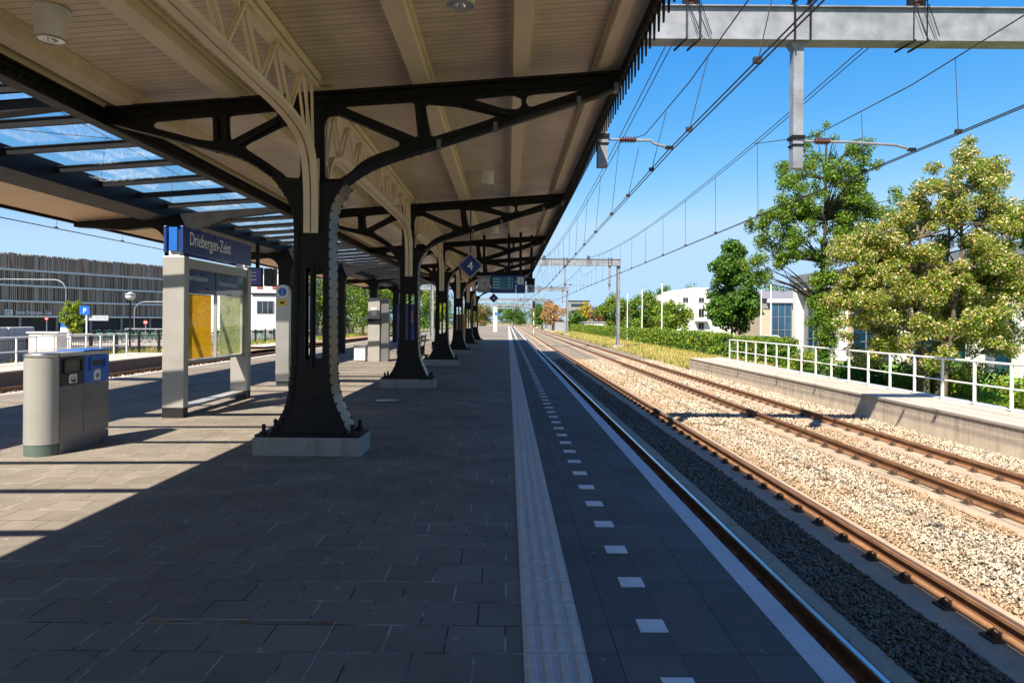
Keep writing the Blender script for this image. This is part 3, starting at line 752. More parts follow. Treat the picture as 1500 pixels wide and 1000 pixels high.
b = MB(); b.tube([(X+.0105,yb+.01,.842),(X+.0115,yb+.01,.842)], [.022,.022], 10); b.box(X+.0105,X+.0115,yb-.03,yb-.015,.83,.88); b.box(X+.0105,X+.0115,yb+.03,yb+.055,.82,.87); b.box(X+.0105,X+.0115,yb-.035,yb+.055,.884,.890); b.build('pictogram', M['black'], st)
yb = (ym+.006+BY1-.10)/2
b = MB(); b.box(X-.003, X+.008, ym+.006, BY1-.10, .79, 1.13); bq = b.build('blue_hatch', M['blue_bright'], bn, False, .006)
b = MB(); b.box(BX0+.06, BX1+.006, ym+.006, BY1-.10, 1.187, 1.20); b.build('blue_cap', M['blue_bright'], bn, False, .005)
b = MB(); ring(b, X+.008, yb, 1.03, .34, .16, .022); b.build('opening_frame', M['blue_bright'], bq)
b = MB(); b.box(X+.0085, X+.0105, yb-.12, yb+.12, 1.0, 1.06); b.build('opening', M['black'], bq)
b = MB(); b.box(X+.0085, X+.010, yb-.07, yb+.07, .812, .925); b.box(X+.0085, X+.010, yb-.045, yb+.07, .925, .945); st = b.build('sticker', M['white'], bq)
b = MB(); b.add([(X+.0112,yb-.005,.83),(X+.0112,yb+.03,.86),(X+.0112,yb+.03,.895),(X+.0112,yb-.01,.895),(X+.0112,yb-.025,.86)],[(0,1,2,3,4)]); b.build('pictogram', M['black'], st)

# station name board
nb = thing('station_name_board', 'silver framed display case with blue Driebergen-Zeist name panel and timetable posters', 'information board', (-5.36, 12.3, 0))
NX0, NX1, NY0, NY1 = -5.545, -5.195, 10.95, 13.82
for (ya, yb_) in ((NY0, NY0+.17),(NY1-.17, NY1)):
    b = MB(); b.box(NX0, NX1, ya, yb_, .16, 2.60); b.build('post', M['alu'], nb, False, .012)
    b = MB(); b.box(NX0+.004, NX1-.004, ya+.004, yb_-.004, -.01, .158); b.build('post_base', M['black'], nb)
    b = MB(); b.box(NX0+.09, NX1-.09, ya+.02, yb_-.02, 2.602, 3.02); b.build('post_top', M['white'], nb)
for xs in (NX0+.02, NX1-.06):
    b = MB(); b.box(xs, xs+.045, NY0-.02, NY1+.02, 2.66, 3.08); hp = b.build('name_panel', M['blue'], nb, False, .006)
text('Driebergen-Zeist', .31, M['letter'], (NX1-.0125, NY0+.2, 2.80), (0,1,0), (0,0,1), 'lettering', hp, 'LEFT', .004, .76)
b = MB(); b.box(NX0+.11, NX1-.11, NY0-.025, NY0+.1, 2.68, 3.06); b.build('end_cap', M['blue_bright'], nb)
b = MB(); b.box(NX0+.06, NX1-.02, NY0+.175, NY1-.175, 2.42, 2.58); b.build('top_rail', M['alu'], nb, False, .006)
b = MB(); b.box(NX0+.10, NX1-.06, NY0+.175, NY1-.175, .86, .90); b.build('bottom_rail', M['alu'], nb)
b = MB(); b.box(NX0+.06, NX1-.06, NY0+.175, NY1-.175, .12, .16); b.build('foot_rail', M['alu'], nb)
b = MB(); b.box(NX1-.14, NX1-.11, NY0+.175, NY1-.175, 2.02, 2.415); hd = b.build('header_panel', M['blue'], nb)
text('Vertrekstaten', .14, M['letter'], (NX1-.108, NY0+.32, 2.24), (0,1,0), (0,0,1), 'lettering', hd)
text('Reisinformatie', .14, M['letter'], (NX1-.108, NY0+1.56, 2.20), (0,1,0), (0,0,1), 'lettering', hd)
b = MB(); b.add([(NX1-.13,NY0+.34,.92),(NX1-.13,NY0+1.30,.92),(NX1-.13,NY0+1.30,2.015),(NX1-.13,NY0+.34,2.015)],[(0,1,2,3)]); b.build('yellow_poster', M['poster_y'], nb)
b = MB(); b.add([(NX1-.13,NY0+1.66,.92),(NX1-.13,NY1-.24,.92),(NX1-.13,NY1-.24,2.015),(NX1-.13,NY0+1.66,2.015)],[(0,1,2,3)]); b.build('green_poster', M['poster_g'], nb)
for ya in (NY0+.18, NY0+1.44, NY1-.2):
    b = MB(); b.box(NX1-.15, NX1-.09, ya, ya+.03, .905, 2.41); b.build('mullion', M['alu'], nb)
b = MB(); b.box(NX1-.06, NX1-.05, NY0+.18, NY1-.18, .905, 2.415); b.build('case_glass', M['case_glass'], nb)

# silver information post
ip = thing('information_post', 'tall silver post with round blue i sign and yellow label', 'information post', (-5.36, 16.3, 0))
b = MB(); o = [(-.155,.12),(.155,.12),(.155,2.28)] + arc(0,2.28,.155,.13,0,180,10) ; v, f = plate([(x-5.36,z) for x,z in o], [], .16, 16.3); b.add(v, f); b.build('body', M['stainless'], ip, 30)
b = MB(); b.box(-5.50,-5.22,16.23,16.37,-.01,.12); b.build('base', M['dark_base'], ip)
b = MB(); o = arc(-5.36,2.24,.14,.15,0,360,20)[:-1]; v, f = plate(o, [], .006, 16.216); b.add(v, f); w = b.build('sign_ground', M['white'], ip)
b = MB(); o = arc(-5.36,2.24,.10,.10,0,360,20)[:-1]; v, f = plate(o, [], .006, 16.211); b.add(v, f); b.build('blue_disc', M['blue_bright'], w)
text('i', .2, M['white'], (-5.36,16.206,2.165), (1,0,0), (0,0,1), 'lettering', w, 'CENTER')
b = MB(); b.box(-5.46,-5.26,16.212,16.218,1.92,2.06); b.build('yellow_label', M['yellow'], ip)
b = MB(); b.box(-5.41,-5.31,16.209,16.211,1.96,2.01); b.build('label_print', M['black'], ip)

# kiosk post and low cabinet
kp = thing('kiosk_post', 'tall beige box post with dark band beside a low white cabinet', 'kiosk', (-5.1, 26.3, 0))
b = MB(); b.box(-5.33,-4.88,26.0,26.35,0,2.42); b.build('body', M['alu'], kp, False, .01)
b = MB(); b.box(-4.876,-4.55,26.08,26.33,0,2.40); b.build('side_body', M['grey_side'], kp, False, .01)
b = MB(); b.box(-5.335,-4.875,25.985,26.1,1.42,1.62); b.build('dark_band', M['steel_dark'], kp)
b = MB(); b.box(-5.2,-5.0,25.98,25.998,1.75,2.05); b.build('panel', M['white'], kp)
lc = thing('cabinet', 'low white metal cabinet at the foot of the tall kiosk post', 'cabinet', (-5.65, 26.2, 0))
b = MB(); b.box(-5.85,-5.43,26.0,26.4,.03,.52); b.build('body', M['white'], lc, False, .01)
b = MB(); b.box(-5.87,-5.41,25.98,26.42,.522,.60); b.build('top', M['galv'], lc, False, .006)
b = MB(); b.box(-5.83,-5.45,26.02,26.38,0,.03); b.build('plinth', M['dark_base'], lc)

# diamond platform signs
def diamond(name, lab, c, r, num, ztop):
    d = thing(name, lab, 'sign', c, 'diamond platform number signs'); x, y, z = c
    q = lambda rr: bezr([(x-rr,z),(x,z-rr),(x+rr,z),(x,z+rr)], .03, 3)
    v, f = plate(q(r), [], .05, y); MB().add(v, f).build('frame', M['alu'], d)
    v, f = plate(q(r*.87), [], .006, y-.029); MB().add(v, f).build('panel', M['blue'], d)
    text(num, r*.95, M['letter'], (x, y-.034, z-r*.33), (1,0,0), (0,0,1), 'lettering', d, 'CENTER')
    b = MB(); b.tube([(x,y,z+r-.01),(x,y,ztop)], .014, 8); b.build('rod', M['steel_dark'], d)
diamond('platform_number_sign', 'large blue diamond sign with white 4 hanging from the second bracket', (-.885,15.9,2.87), .30, '4', roofz(-.885)-.25)
diamond('platform_number_sign', 'small distant dark diamond sign hanging below the departure display', (-.84,40.0,2.90), .28, '6', roofz(-.84)-.25)
# clock, departure display and track sign on one hanging frame
dp = thing('departure_display', 'hanging blue departure screen with clock box and white numbered square', 'display', (-.2, 23.6, 2.8))
YD = 23.4
b = MB(); b.box(-1.06,-.62,YD,YD+.4,2.57,3.13); b.build('clock_box', plain('clock_case',(.23,.22,.21),.5), dp, False, .01)
v, f = plate(arc(-.84,2.85,.21,.21,0,360,28)[:-1], [], .006, YD-.004); MB().add(v,f).build('clock_face', plain('clock_dial',(.40,.39,.37),.5), dp)
b = MB(); b.bar((-.84,YD-.011,2.85),(-.76,YD-.011,2.93),.02,.006,(0,1,0)); b.bar((-.84,YD-.011,2.85),(-.70,YD-.011,2.87),.014,.006,(0,1,0))
for k in range(12): a = 2*PI*k/12; b.bar((-.84+.17*math.cos(a),YD-.009,2.85+.17*math.sin(a)),(-.84+.20*math.cos(a),YD-.009,2.85+.20*math.sin(a)),.014,.004,(0,1,0))
b.build('clock_hands', M['black'], dp)
b = MB(); b.box(-.60,.26,YD,YD+.4,2.55,3.15); b.build('screen_case', M['blue'], dp, False, .01)
b = MB(); b.box(-.53,.17,YD-.006,YD-.001,2.66,3.09); b.build('screen', M['screen'], dp)
b = MB(); b.box(.275,.59,YD,YD+.4,2.55,3.15); tp = b.build('track_panel', M['blue'], dp, False, .01)
b = MB(); b.box(.31,.53,YD-.006,YD-.001,2.84,3.09); b.build('number_square', M['white'], tp)
text('1', .2, M['blue'], (.42,YD-.009,2.89), (1,0,0), (0,0,1), 'lettering', tp, 'CENTER')
b = MB(); b.box(-1.1,.62,YD+.15,YD+.25,3.16,3.24); b.build('carrier_beam', M['steel_dark'], dp)
for x in (-.84,.02,.42):
    b = MB(); b.box(x-.045,x+.045,YD+.16,YD+.24,3.24,roofz(x)+.1); b.build('hanger', M['steel_dark'], dp)
vs = thing('letter_sign', 'small grey square sign with black V hanging right of the departure display', 'sign', (.82, 24.4, 2.8))
b = MB(); b.box(.68,.95,24.4,24.46,2.60,2.88); b.build('panel', plain('grey_sign_ground',(.45,.45,.42),.5), vs)
b = MB(); b.box(.68,.95,24.4,24.46,2.882,3.12); b.build('upper_panel', M['steel_dark'], vs)
text('V', .29, M['black'], (.815,24.396,2.64), (1,0,0), (0,0,1), 'lettering', vs, 'CENTER')
b = MB(); b.box(.79,.87,24.42,24.45,3.122,roofz(.8)+.1); b.build('hanger', M['steel_dark'], vs)
# left hanging monitor
hm = thing('hanging_monitor', 'violet departure monitor hanging under the glass canopy right of the name board', 'monitor', (-7.9, 21.5, 2.9))
b = MB(); b.box(-8.3,-7.72,21.4,21.52,2.60,3.20); b.build('case', M['black'], hm, False, .01)
b = MB(); b.box(-8.27,-7.75,21.39,21.398,2.66,3.16); b.build('screen', M['screen_violet'], hm)
b = MB(); b.box(-7.68,-7.35,21.42,21.75,2.62,3.18); b.build('speaker_box', M['black'], hm, False, .03)
for zz in (2.8,2.92,3.02): b2 = MB(); b2.box(-8.2,-7.9,21.386,21.389,zz,zz+.03); b2.build('text_line', M['white'], hm)
b = MB(); b.box(-7.93,-7.83,21.42,21.5,3.20,glassz(-7.9)-.2); b.build('hanger', M['steel_dark'], hm)
# benches and a few things between the further columns
def bench(name, lab, x, y):
    r = thing(name, lab, 'bench', (x,y,0), 'platform benches')
    for xs in (-.22,0,.22): MB().box(x+xs-.09,x+xs+.09,y-1.0,y+1.0,.43,.46).build('seat_slat', M['stainless'], r)
    for z in (.62,.78): MB().box(x+.30,x+.33,y-1.0,y+1.0,z,z+.12).build('back_slat', M['stainless'], r)
    for s in (-.75,.75): MB().box(x-.25,x+.30,y+s-.03,y+s+.03,0,.428).build('leg', M['steel_dark'], r)
    for s in (-.75,.75): MB().bar((x+.28,y+s,.46),(x+.36,y+s,.95),.05,.03,(0,1,0)).build('back_post', M['steel_dark'], r)
bench('bench', 'metal bench glimpsed between the second and third iron columns', -4.1, 30.5)
bench('bench', 'metal bench further back beside the fourth iron column', -3.9, 38.0)
bp2 = thing('poster_stand', 'dark blue poster stand seen through the slots of the second column', 'poster stand', (-3.25, 22, 0))
b = MB(); b.box(-3.58,-2.98,22.0,22.1,.45,2.1); b.build('panel', M['blue'], bp2, False, .01)
b = MB(); b.box(-3.52,-3.32,21.985,21.998,.8,1.8); b.box(-3.2,-3.05,21.985,21.998,1.5,1.9); b.build('poster', plain('pink_poster',(.3,.12,.14),.5), bp2)
for x in (-3.5,-3.06): b = MB(); b.box(x-.04,x+.04,22.02,22.08,0,.45); b.build('leg', M['steel_dark'], bp2)
vm = thing('vending_machine', 'orange fronted machine glimpsed through the slots of the third iron column', 'vending machine', (-2.55, 35.8, 0))
b = MB(); b.box(-2.85,-2.25,35.5,36.1,.05,1.9); b.build('body', plain('orange_front',(.3,.09,.02),.4), vm, False, .02)
b = MB(); b.box(-2.80,-2.5,35.485,35.498,.7,1.75); b.build('window', M['win'], vm)
b = MB(); b.box(-2.82,-2.28,35.53,36.06,0,.05); b.build('base', M['black'], vm)
wp = thing('sign_pillar', 'white pillar with blue arrow on the sunlit platform beyond the canopy', 'sign pillar', (-1.75, 95, 0))
b = MB(); b.box(-2.02,-1.5,95,95.3,.0,3.5); b.build('body', M['white'], wp, False, .02)
v, f = plate(arc(-1.68,2.5,.22,.22,0,360,20)[:-1], [], .01, 94.99); MB().add(v,f).build('arrow_disc', M['blue_bright'], wp)
b = MB(); b.box(-2.07,-1.45,94.95,95.35,3.5,3.6); b.build('top', M['galv'], wp)
fc = thing('floor_cover', 'round steel cover set in the paving in front of the second column', 'floor cover', (-2.35, 13.5, 0))
b = MB(); b.tube([(-2.35,13.5,.0),(-2.35,13.5,.012)], [.27,.26], 28); b.build('cover', M['stainless'], fc)
b = MB(); b.tube([(-2.35+.29*math.cos(2*PI*k/28),13.5+.29*math.sin(2*PI*k/28),.006) for k in range(29)], .016, 6); b.build('rim', M['dark_base'], fc)
ht = thing('service_hatch', 'square service hatch with rusty steel frame let into the dark foreground paving', 'hatch', (-1.4, 3.1, 0))
b = MB(); b.box(-1.9,-.9,3.643,3.65,-.01,.004); b.box(-1.9,-1.893,2.6,3.643,-.01,.004); b.box(-.907,-.9,2.6,3.643,-.01,.004); b.box(-1.893,-.907,2.6,2.607,-.01,.004); b.build('frame', M['hatch'], ht)
b = MB(); b.box(-1.87,-1.76,3.605,3.632,-.01,.0055); b.box(-1.42,-1.36,3.6,3.632,-.01,.0055); b.box(-1.02,-.93,3.60,3.632,-.01,.0055); b.build('lifting_slot', M['rust'], ht)

# ------------------------------------------------------------------ overhead line: gantries and wires
TRK = [3.28, 7.37, -12.0, -16.0]
GY = [12.5, 63.0, 117.0, 181.0, 240.0, 300.0]
CZ = 4.76
def gantry(y, xl, xr, lab, near=False, small=False):
    z0, z1 = 6.72, 7.30
    g = thing('overhead_line_gantry', lab, 'gantry', (xr, y, -1), 'steel gantries carrying the overhead wires')
    b = MB(); w = .30
    b.box(xl-.2, xr+.2, y-w/2, y-w/2+.02, z0, z1); b.box(xl-.2, xr+.2, y-w/2-.06, y+w/2, z0-.02, z0); b.box(xl-.2, xr+.2, y-w/2-.06, y+w/2, z1, z1+.02); b.box(xl-.2, xr+.2, y+w/2-.02, y+w/2, z0, z1)
    b.build('beam', M['galv'], g)
    for x in (xl, xr):
        b = MB(); b.box(x-.16,x+.16,y-.012,y+.012,-1.2,z0-.022); b.box(x-.16,x-.14,y-.15,y+.15,-1.2,z0-.022); b.box(x+.14,x+.16,y-.15,y+.15,-1.2,z0-.022); b.build('mast', M['galv'], g)
        b = MB(); b.box(x-.45,x+.45,y-.45,y+.45,-1.3,-.62); b.build('footing', M['conc_top'], g, False, .03)
    hx = [1.72, 5.25, 9.35] if not near else [1.70, 5.25]
    for x in hx:
        if x > xr: continue
        b = MB(); b.box(x-.09,x+.09,y-.09,y+.09,4.42,z0-.14); b.add([(x-.16,y-.12,z0-.022),(x+.16,y-.12,z0-.022),(x+.16,y+.12,z0-.022),(x-.16,y+.12,z0-.022),(x-.09,y-.09,z0-.14),(x+.09,y-.09,z0-.14),(x+.09,y+.09,z0-.14),(x-.09,y+.09,z0-.14)],[(0,1,2,3),(0,4,5,1),(1,5,6,2),(2,6,7,3),(3,7,4,0)])
        h = b.build('hanger', M['galv'], g)
        b = MB(); b.cbox((x,y,4.98),(.24,.24,.06)); b.cbox((x,y,4.84),(.22,.22,.03)); b.build('collar', M['steel_dark'], h)
        for dx in (-.14,.14):
            c = MB(); c.bar((x+dx,y-.24,z0-.05),(x+dx,y-.24,z1+.10),.025,.025); c.bar((x+dx,y-.24,z1+.08),(x+dx,y+.2,z1+.08),.03,.03); c.cbox((x+dx,y-.24,z1+.10),(.10,.05,.05)); c.build('clamp_rod', M['steel_dark'], h)
        if x < 9:
            tx = TRK[0]-.35 if x < 3 else TRK[1]
            b = MB(); b.tube([(x+.12,y,4.93),(x+.32,y,4.93)], .02, 6); b.tube([(x+.62,y,4.92),(x+.9,y,4.92),(tx-.3,y,4.87),(tx,y,4.79)], .025, 8); ar = b.build('registration_arm', M['galv'], g, True)
            b = MB(); b.tube([(x+.32,y,4.93),(x+.62,y,4.925)], .035, 8)
            for k in range(5): b.tube([(x+.37+k*.05,y,4.93),(x+.385+k*.05,y,4.93)], .062, 10)
            b.build('insulator', M['ceramic'], ar, True)
            b = MB(); b.cbox((tx,y,CZ+.03),(.14,.05,.06)); b.build('clamp', M['steel_dark'], ar)
    for tx in TRK:
        if tx < xl or tx > xr: continue
        s = MB()
        for dx in (-.12,.12):
            s.bar((tx+dx,y-.24,z0-.06),(tx+dx,y-.24,z1+.22),.015,.015); s.bar((tx+dx+.02,y-.24,z1+.05),(tx+dx+.22,y-.24,z0+.05),.011,.011); s.bar((tx+dx,y-.3,z0-.05),(tx+dx-.12,y+.15,z0-.09),.03,.03)
            s.cbox((tx+dx,y-.1,z1+.13),(.06,.10,.22))
        s.build('wire_support', M['steel_dark'], g)
        b = MB()
        for k in range(4): b.cyl((tx,y-.1,z1+.05+k*.07), .075, .035, 10)
        b.cyl((tx,y-.1,z1+.02), .035, .34, 8); b.build('insulator', M['ceramic'], g, True)
gantry(GY[0], -18.6, 10.4, 'near galvanised gantry beam crossing the top right with hanging struts', True)
labs = ['second gantry, its mast standing before the hedge beyond the low wall','third gantry, smaller and further down the line','fourth gantry, far down the line above the grey fence','fifth gantry, tiny in the far distance','sixth gantry, the most distant one']
for i in range(1, 6): gantry(GY[i], -7.0 if i == 1 else -18.6, 10.15, labs[i-1])
def messenger_z(y):
    S = [-40.0] + GY
    for a, b in zip(S[:-1], S[1:]):
        if a <= y <= b:
            u = (2*(y-a)/(b-a) - 1); return 7.42 - .85*(1-u*u)
    return 7.4
def overhead(i, tx, lab):
    g = thing('overhead_wires', lab, 'overhead wires', (tx, GY[0], CZ), 'contact lines above the tracks')
    S = [-40.0] + GY
    def cx(y):
        for k, (a, b) in enumerate(zip(S[:-1], S[1:])):
            if a <= y <= b:
                s0 = -.32 if k % 2 else .3; s1 = .3 if k % 2 else -.32
                if tx > 5: s0, s1 = -s0*.2, -s1*.2
                return tx + s0 + (s1-s0)*(y-a)/(b-a)
        return tx
    ys = list(np.arange(-40, 300.1, 5.0)); r = .011
    for d in (-.035,.035):
        b = MB(); b.tube([(cx(y)+d, y, CZ) for y in sorted(set(ys+GY))], r, 5); b.build('contact_wire', M['copper_wire'], g)
    for d in ((-.06,.06) if tx in (TRK[0],TRK[1]) else (0,)):
        b = MB(); b.tube([(tx+d, y, messenger_z(y)) for y in np.arange(-38, 300, 2.5)], r, 5); b.build('messenger_wire', M['copper_wire'], g)
    for gy in (GY[0], GY[1]):
        st = MB(); st.tube([(tx,gy-8,messenger_z(gy-8)),(tx,gy-5.5,6.1),(tx,gy,5.98),(tx,gy+4,6.12),(tx,gy+8,messenger_z(gy+8))], r, 5); st.build('stitch_wire', M['copper_wire'], g)
    y = -4.0
    while y < 180:
        gy = min(GY[:2], key=lambda q: abs(q-y)); zt_ = 6.0 if abs(y-gy) < 6 else messenger_z(y)
        dz = MB(); dz.tube([(tx,y,zt_),(cx(y),y,CZ)], .007, 4); dz.cbox((cx(y),y,CZ+.03),(.10,.06,.07)); dz.build('dropper', M['copper_wire'], g); y += 4.1 if abs(y-gy) > 6 else 3.0
for i, (tx, lab) in enumerate(zip(TRK, ['double contact wire and catenary above the track beside the platform','double contact wire and catenary above the track beside the low wall','contact wires above the first track left of the island platform','contact wires crossing the sky at the left below the wooden soffit'])): overhead(i, tx, lab)

# ------------------------------------------------------------------ railings, fences
def railing(name, lab, x, ys, z0, h, mats, cat='railing', group=None):
    r = thing(name, lab, cat, (x, ys[0], z0), group)
    for y in ys: b = MB(); b.bar((x,y,z0-.02),(x,y,z0+h),.045,.06,(0,1,0)); b.box(x-.07,x+.07,y-.07,y+.07,z0,z0+.015); b.build('post', mats, r)
    b = MB(); b.tube([(x,ys[0]-.03,z0+h),(x,ys[-1]+.03,z0+h)], .028, 8); b.build('top_rail', mats, r, True)
    b = MB(); b.tube([(x,ys[0],z0+h*.47),(x,ys[-1],z0+h*.47)], .021, 8); b.build('middle_rail', mats, r, True)
    return r
railing('railing', 'white steel railing along the back of the low concrete platform at right', 11.05, [34.0-1.19*k for k in range(24)][::-1], -.29, 1.02, M['white'])
mb = MB(); mb.box(10.98,11.3,-10,36.1,-.32,-.26); tag(mb.build('railing_kerb', plain('bluish_kerb',(.42,.44,.48),.6)), kind='structure')
railing('railing', 'white railing on the left low platform ending in a closed corner', -19.5, [21.5+1.12*k for k in range(13)], -.3, 1.08, M['white'])
def pale_fence(name, lab, x, y0, y1, z0, h, n_post):
    r = thing(name, lab, 'fence', (x, y0, z0))
    n = int((y1-y0)/n_post)+1
    for k in range(n): y = y0+k*n_post; b = MB(); b.box(x-.06,x+.06,y-.06,y+.06,z0,z0+h+.1); b.build('post', M['black'], r)
    b = MB(); y = y0
    while y < y0+(n-1)*n_post: b.box(x-.008,x+.008,y,y+.018,z0+.1,z0+h); y += .13
    b.build('bars', M['black'], r)
    for z in (z0+.15, z0+h-.06): b = MB(); b.box(x-.02,x+.02,y0,y0+(n-1)*n_post,z,z+.05); b.build('rail', M['black'], r)
pale_fence('bar_fence', 'black bar fence between the left tracks and the station square', -21.5, 26, 96, -.72, 1.3, 2.3)
nf = thing('panel_fence', 'plain grey panel fence far down the right side of the line', 'fence', (12, 141, -1))
for k in range(24): b = MB(); b.box(11.96,12.04,141+k*4+.06,145+k*4-.06,-1.1,1.25); b.build('panel', plain('grey_fence_panel',(.42,.43,.45),.6) if k == 0 else bpy.data.materials['grey_fence_panel'], nf)
for k in range(25): b = MB(); b.box(11.9,12.1,140.95+k*4,141.05+k*4,-1.2,1.35); b.build('post', M['galv'], nf)
# concrete blocks and cabinet on the left low platform
sw = thing('concrete_wall', 'grey segmented concrete wall at the far left edge', 'wall', (-22.4, 28, -.7))
for k in range(6): b = MB(); b.box(-22.6,-22.35,22.0+k*1.72,23.68+k*1.72,-1.0,1.12); b.build('segment', m_conc('wall_segment_concrete',(.55,.52,.49),.3) if k == 0 else bpy.data.materials['wall_segment_concrete'], sw, False, .06)
cb = thing('equipment_cabinet', 'cream equipment cabinet behind the left white railing', 'cabinet', (-20.6, 30.5, -.3))
b = MB(); b.box(-21.2,-19.95,30.2,30.9,-.3,.86); b.build('body', plain('cream_cabinet',(.68,.63,.52),.5), cb, False, .01)
b = MB(); b.box(-21.27,-19.88,30.13,30.97,.862,.93); b.build('roof', M['white'], cb, False, .01)
for x in (-21.17,-20.56): b = MB(); b.box(x,x+.58,30.185,30.198,-.22,.80); b.build('door', plain('cream_cabinet_door',(.7,.65,.55),.5), cb)

# ------------------------------------------------------------------ vegetation
def leaves(name, C, rad, n, size, mats, w, parent=None, squash=.8, up=.25):
    C = np.array(C); rad = np.array(rad); k = RNG.choice(len(C), n, p=rad**2/np.sum(rad**2))
    d = RNG.normal(size=(n,3)); d /= np.linalg.norm(d,axis=1)[:,None]; rr = RNG.uniform(0,1,n)**.45
    p = C[k] + d*(rad[k]*rr)[:,None]*np.array([1,1,squash])
    nrm = d*.6 + RNG.normal(size=(n,3))*.6 + np.array([0,0,up]); nrm /= np.linalg.norm(nrm,axis=1)[:,None]
    t = np.cross(nrm, RNG.normal(size=(n,3))); t /= np.linalg.norm(t,axis=1)[:,None]; b = np.cross(nrm,t)
    s = size*RNG.uniform(.6,1.35,n)
    V = np.stack([p - t*s[:,None]*.5, p + b*s[:,None]*.3 + nrm*s[:,None]*.06, p + t*s[:,None]*.5, p - b*s[:,None]*.3 + nrm*s[:,None]*.06], 1).reshape(-1,3)
    F = np.arange(n*4).reshape(n,4)
    mi = RNG.choice(len(mats), n, p=np.array(w)/sum(w))
    return npmesh(name, V, F, mats, mi, parent)
def tree(name, lab, x, y, z0, trunk_h, crown, n, size, mats, w, group=None, cat='tree', bark='bark', stems=1, tr=.16, limbs=9, cl=(.35,.75)):
    """crown: list of (dx,dy,z,rx,rz,count) ellipsoids filled with clumps"""
    r = thing(name, lab, cat, (x,y,z0), group)
    C = []; rad = []
    for (dx,dy,z,rx,rz,c) in crown:
        for _ in range(c):
            d = RNG.normal(size=3); d /= np.linalg.norm(d); u = RNG.uniform(.25,1)**.6
            C.append((x+dx+d[0]*rx*u, y+dy+d[1]*rx*u, z+d[2]*rz*u)); rad.append(RNG.uniform(*cl))
    tb = MB(); top = crown[0][2]+crown[0][4]*.7
    tips = []
    for s in range(stems):
        a = 2*PI*s/max(1,stems)+.5; o = (.3 if stems > 1 else 0)
        p = [(x+o*math.cos(a), y+o*math.sin(a), z0-.1)]; m = 7
        for i in range(1, m): u = i/(m-1); p.append((x+o*math.cos(a)*(1+2.2*u)+RNG.normal(0,.08), y+o*math.sin(a)*(1+2.2*u)+RNG.normal(0,.08), z0+(top-z0)*u))
        tb.tube(p, [tr*(1.25 if i == 0 else 1-.85*i/m) for i in range(m)], 8); tips.append(p)
    idx = RNG.choice(len(C), min(limbs, len(C)), replace=False)
    for i in idx:
        p = tips[RNG.integers(len(tips))]; c = Vector(C[i]); cand = [Vector(q) for q in p[1:-1] if q[2] < c.z]
        s = cand[-1] if cand else Vector(p[1]); mid = s.lerp(c,.5) + Vector((0,0,.15)); L = (c-s).length
        tb.tube([s, mid, c], [tr*.32, tr*.2, tr*.06], 5)
        q = mid + Vector(RNG.normal(0,.35,3)) + (c-s)*.3; tb.tube([mid, q], [tr*.12, tr*.04], 4)
    tb.build('trunk', M[bark], r, True)
    leaves('crown', C, rad, n, size, [M[m] for m in mats], w, r)
    return r
# right side
tree('broadleaf_tree', 'tall open green tree with dark trunk rising behind the blossoming one', 13.9, 30, -1.1, 3,
     [(0,0,7.4,2.3,3.3,120),(-1.9,0,5.6,1.5,1.6,40),(1.9,.3,7.0,1.7,1.5,40),(0,-.2,2.6,.55,2.8,60),(-2.6,0,3.9,1.1,.7,14)], 52000, .105, ['leaf','leaf_dark','leaf_lime'], [.55,.2,.25], tr=.15, limbs=110, cl=(.2,.46), bark='bark_dark')
tree('blossom_tree', 'wide tree covered in pale cream blossom behind the right railing', 13.7, 22, -1.1, 1.5,
     [(0,0,4.0,2.4,2.0,110),(-1.7,0,2.2,1.7,1.7,70),(1.3,0,2.8,1.7,1.9,56),(0,.3,1.5,2.7,1.6,70),(.6,0,5.8,1.7,1.0,26),(2.3,0,4.8,1.2,1.0,26),(1.2,0,7.1,.25,.8,6),(2.1,0,6.6,.6,.35,6),(3.0,0,4.9,.8,.2,6),(-2.2,0,3.5,1.0,1.3,40),(2.5,.3,2.2,1.1,1.5,36)],
     175000, .082, ['leaf_olive','blossom','leaf','blossom_ochre','leaf_lime'], [.22,.17,.28,.05,.28], stems=4, tr=.10, limbs=70, cl=(.2,.45))
tree('broadleaf_tree', 'green tree with only its branch tips entering the right edge', 18.4, 22.8, -1.1, 2, [(0,0,5.0,1.2,1.0,16)], 4500, .18, ['leaf','leaf_dark'], [.6,.4], limbs=12)
tree('conical_tree', 'dense dark green conical tree in front of the white building', 20.4, 62, -1.2, 1,
     [(0,0,2.4,2.5,1.6,40),(0,0,4.4,2.3,1.7,34),(0,0,6.4,1.6,1.4,22),(0,0,8.0,.8,1.0,10)], 17000, .3, ['leaf_dark','leaf'], [.6,.4], cl=(.5,.9), limbs=6)
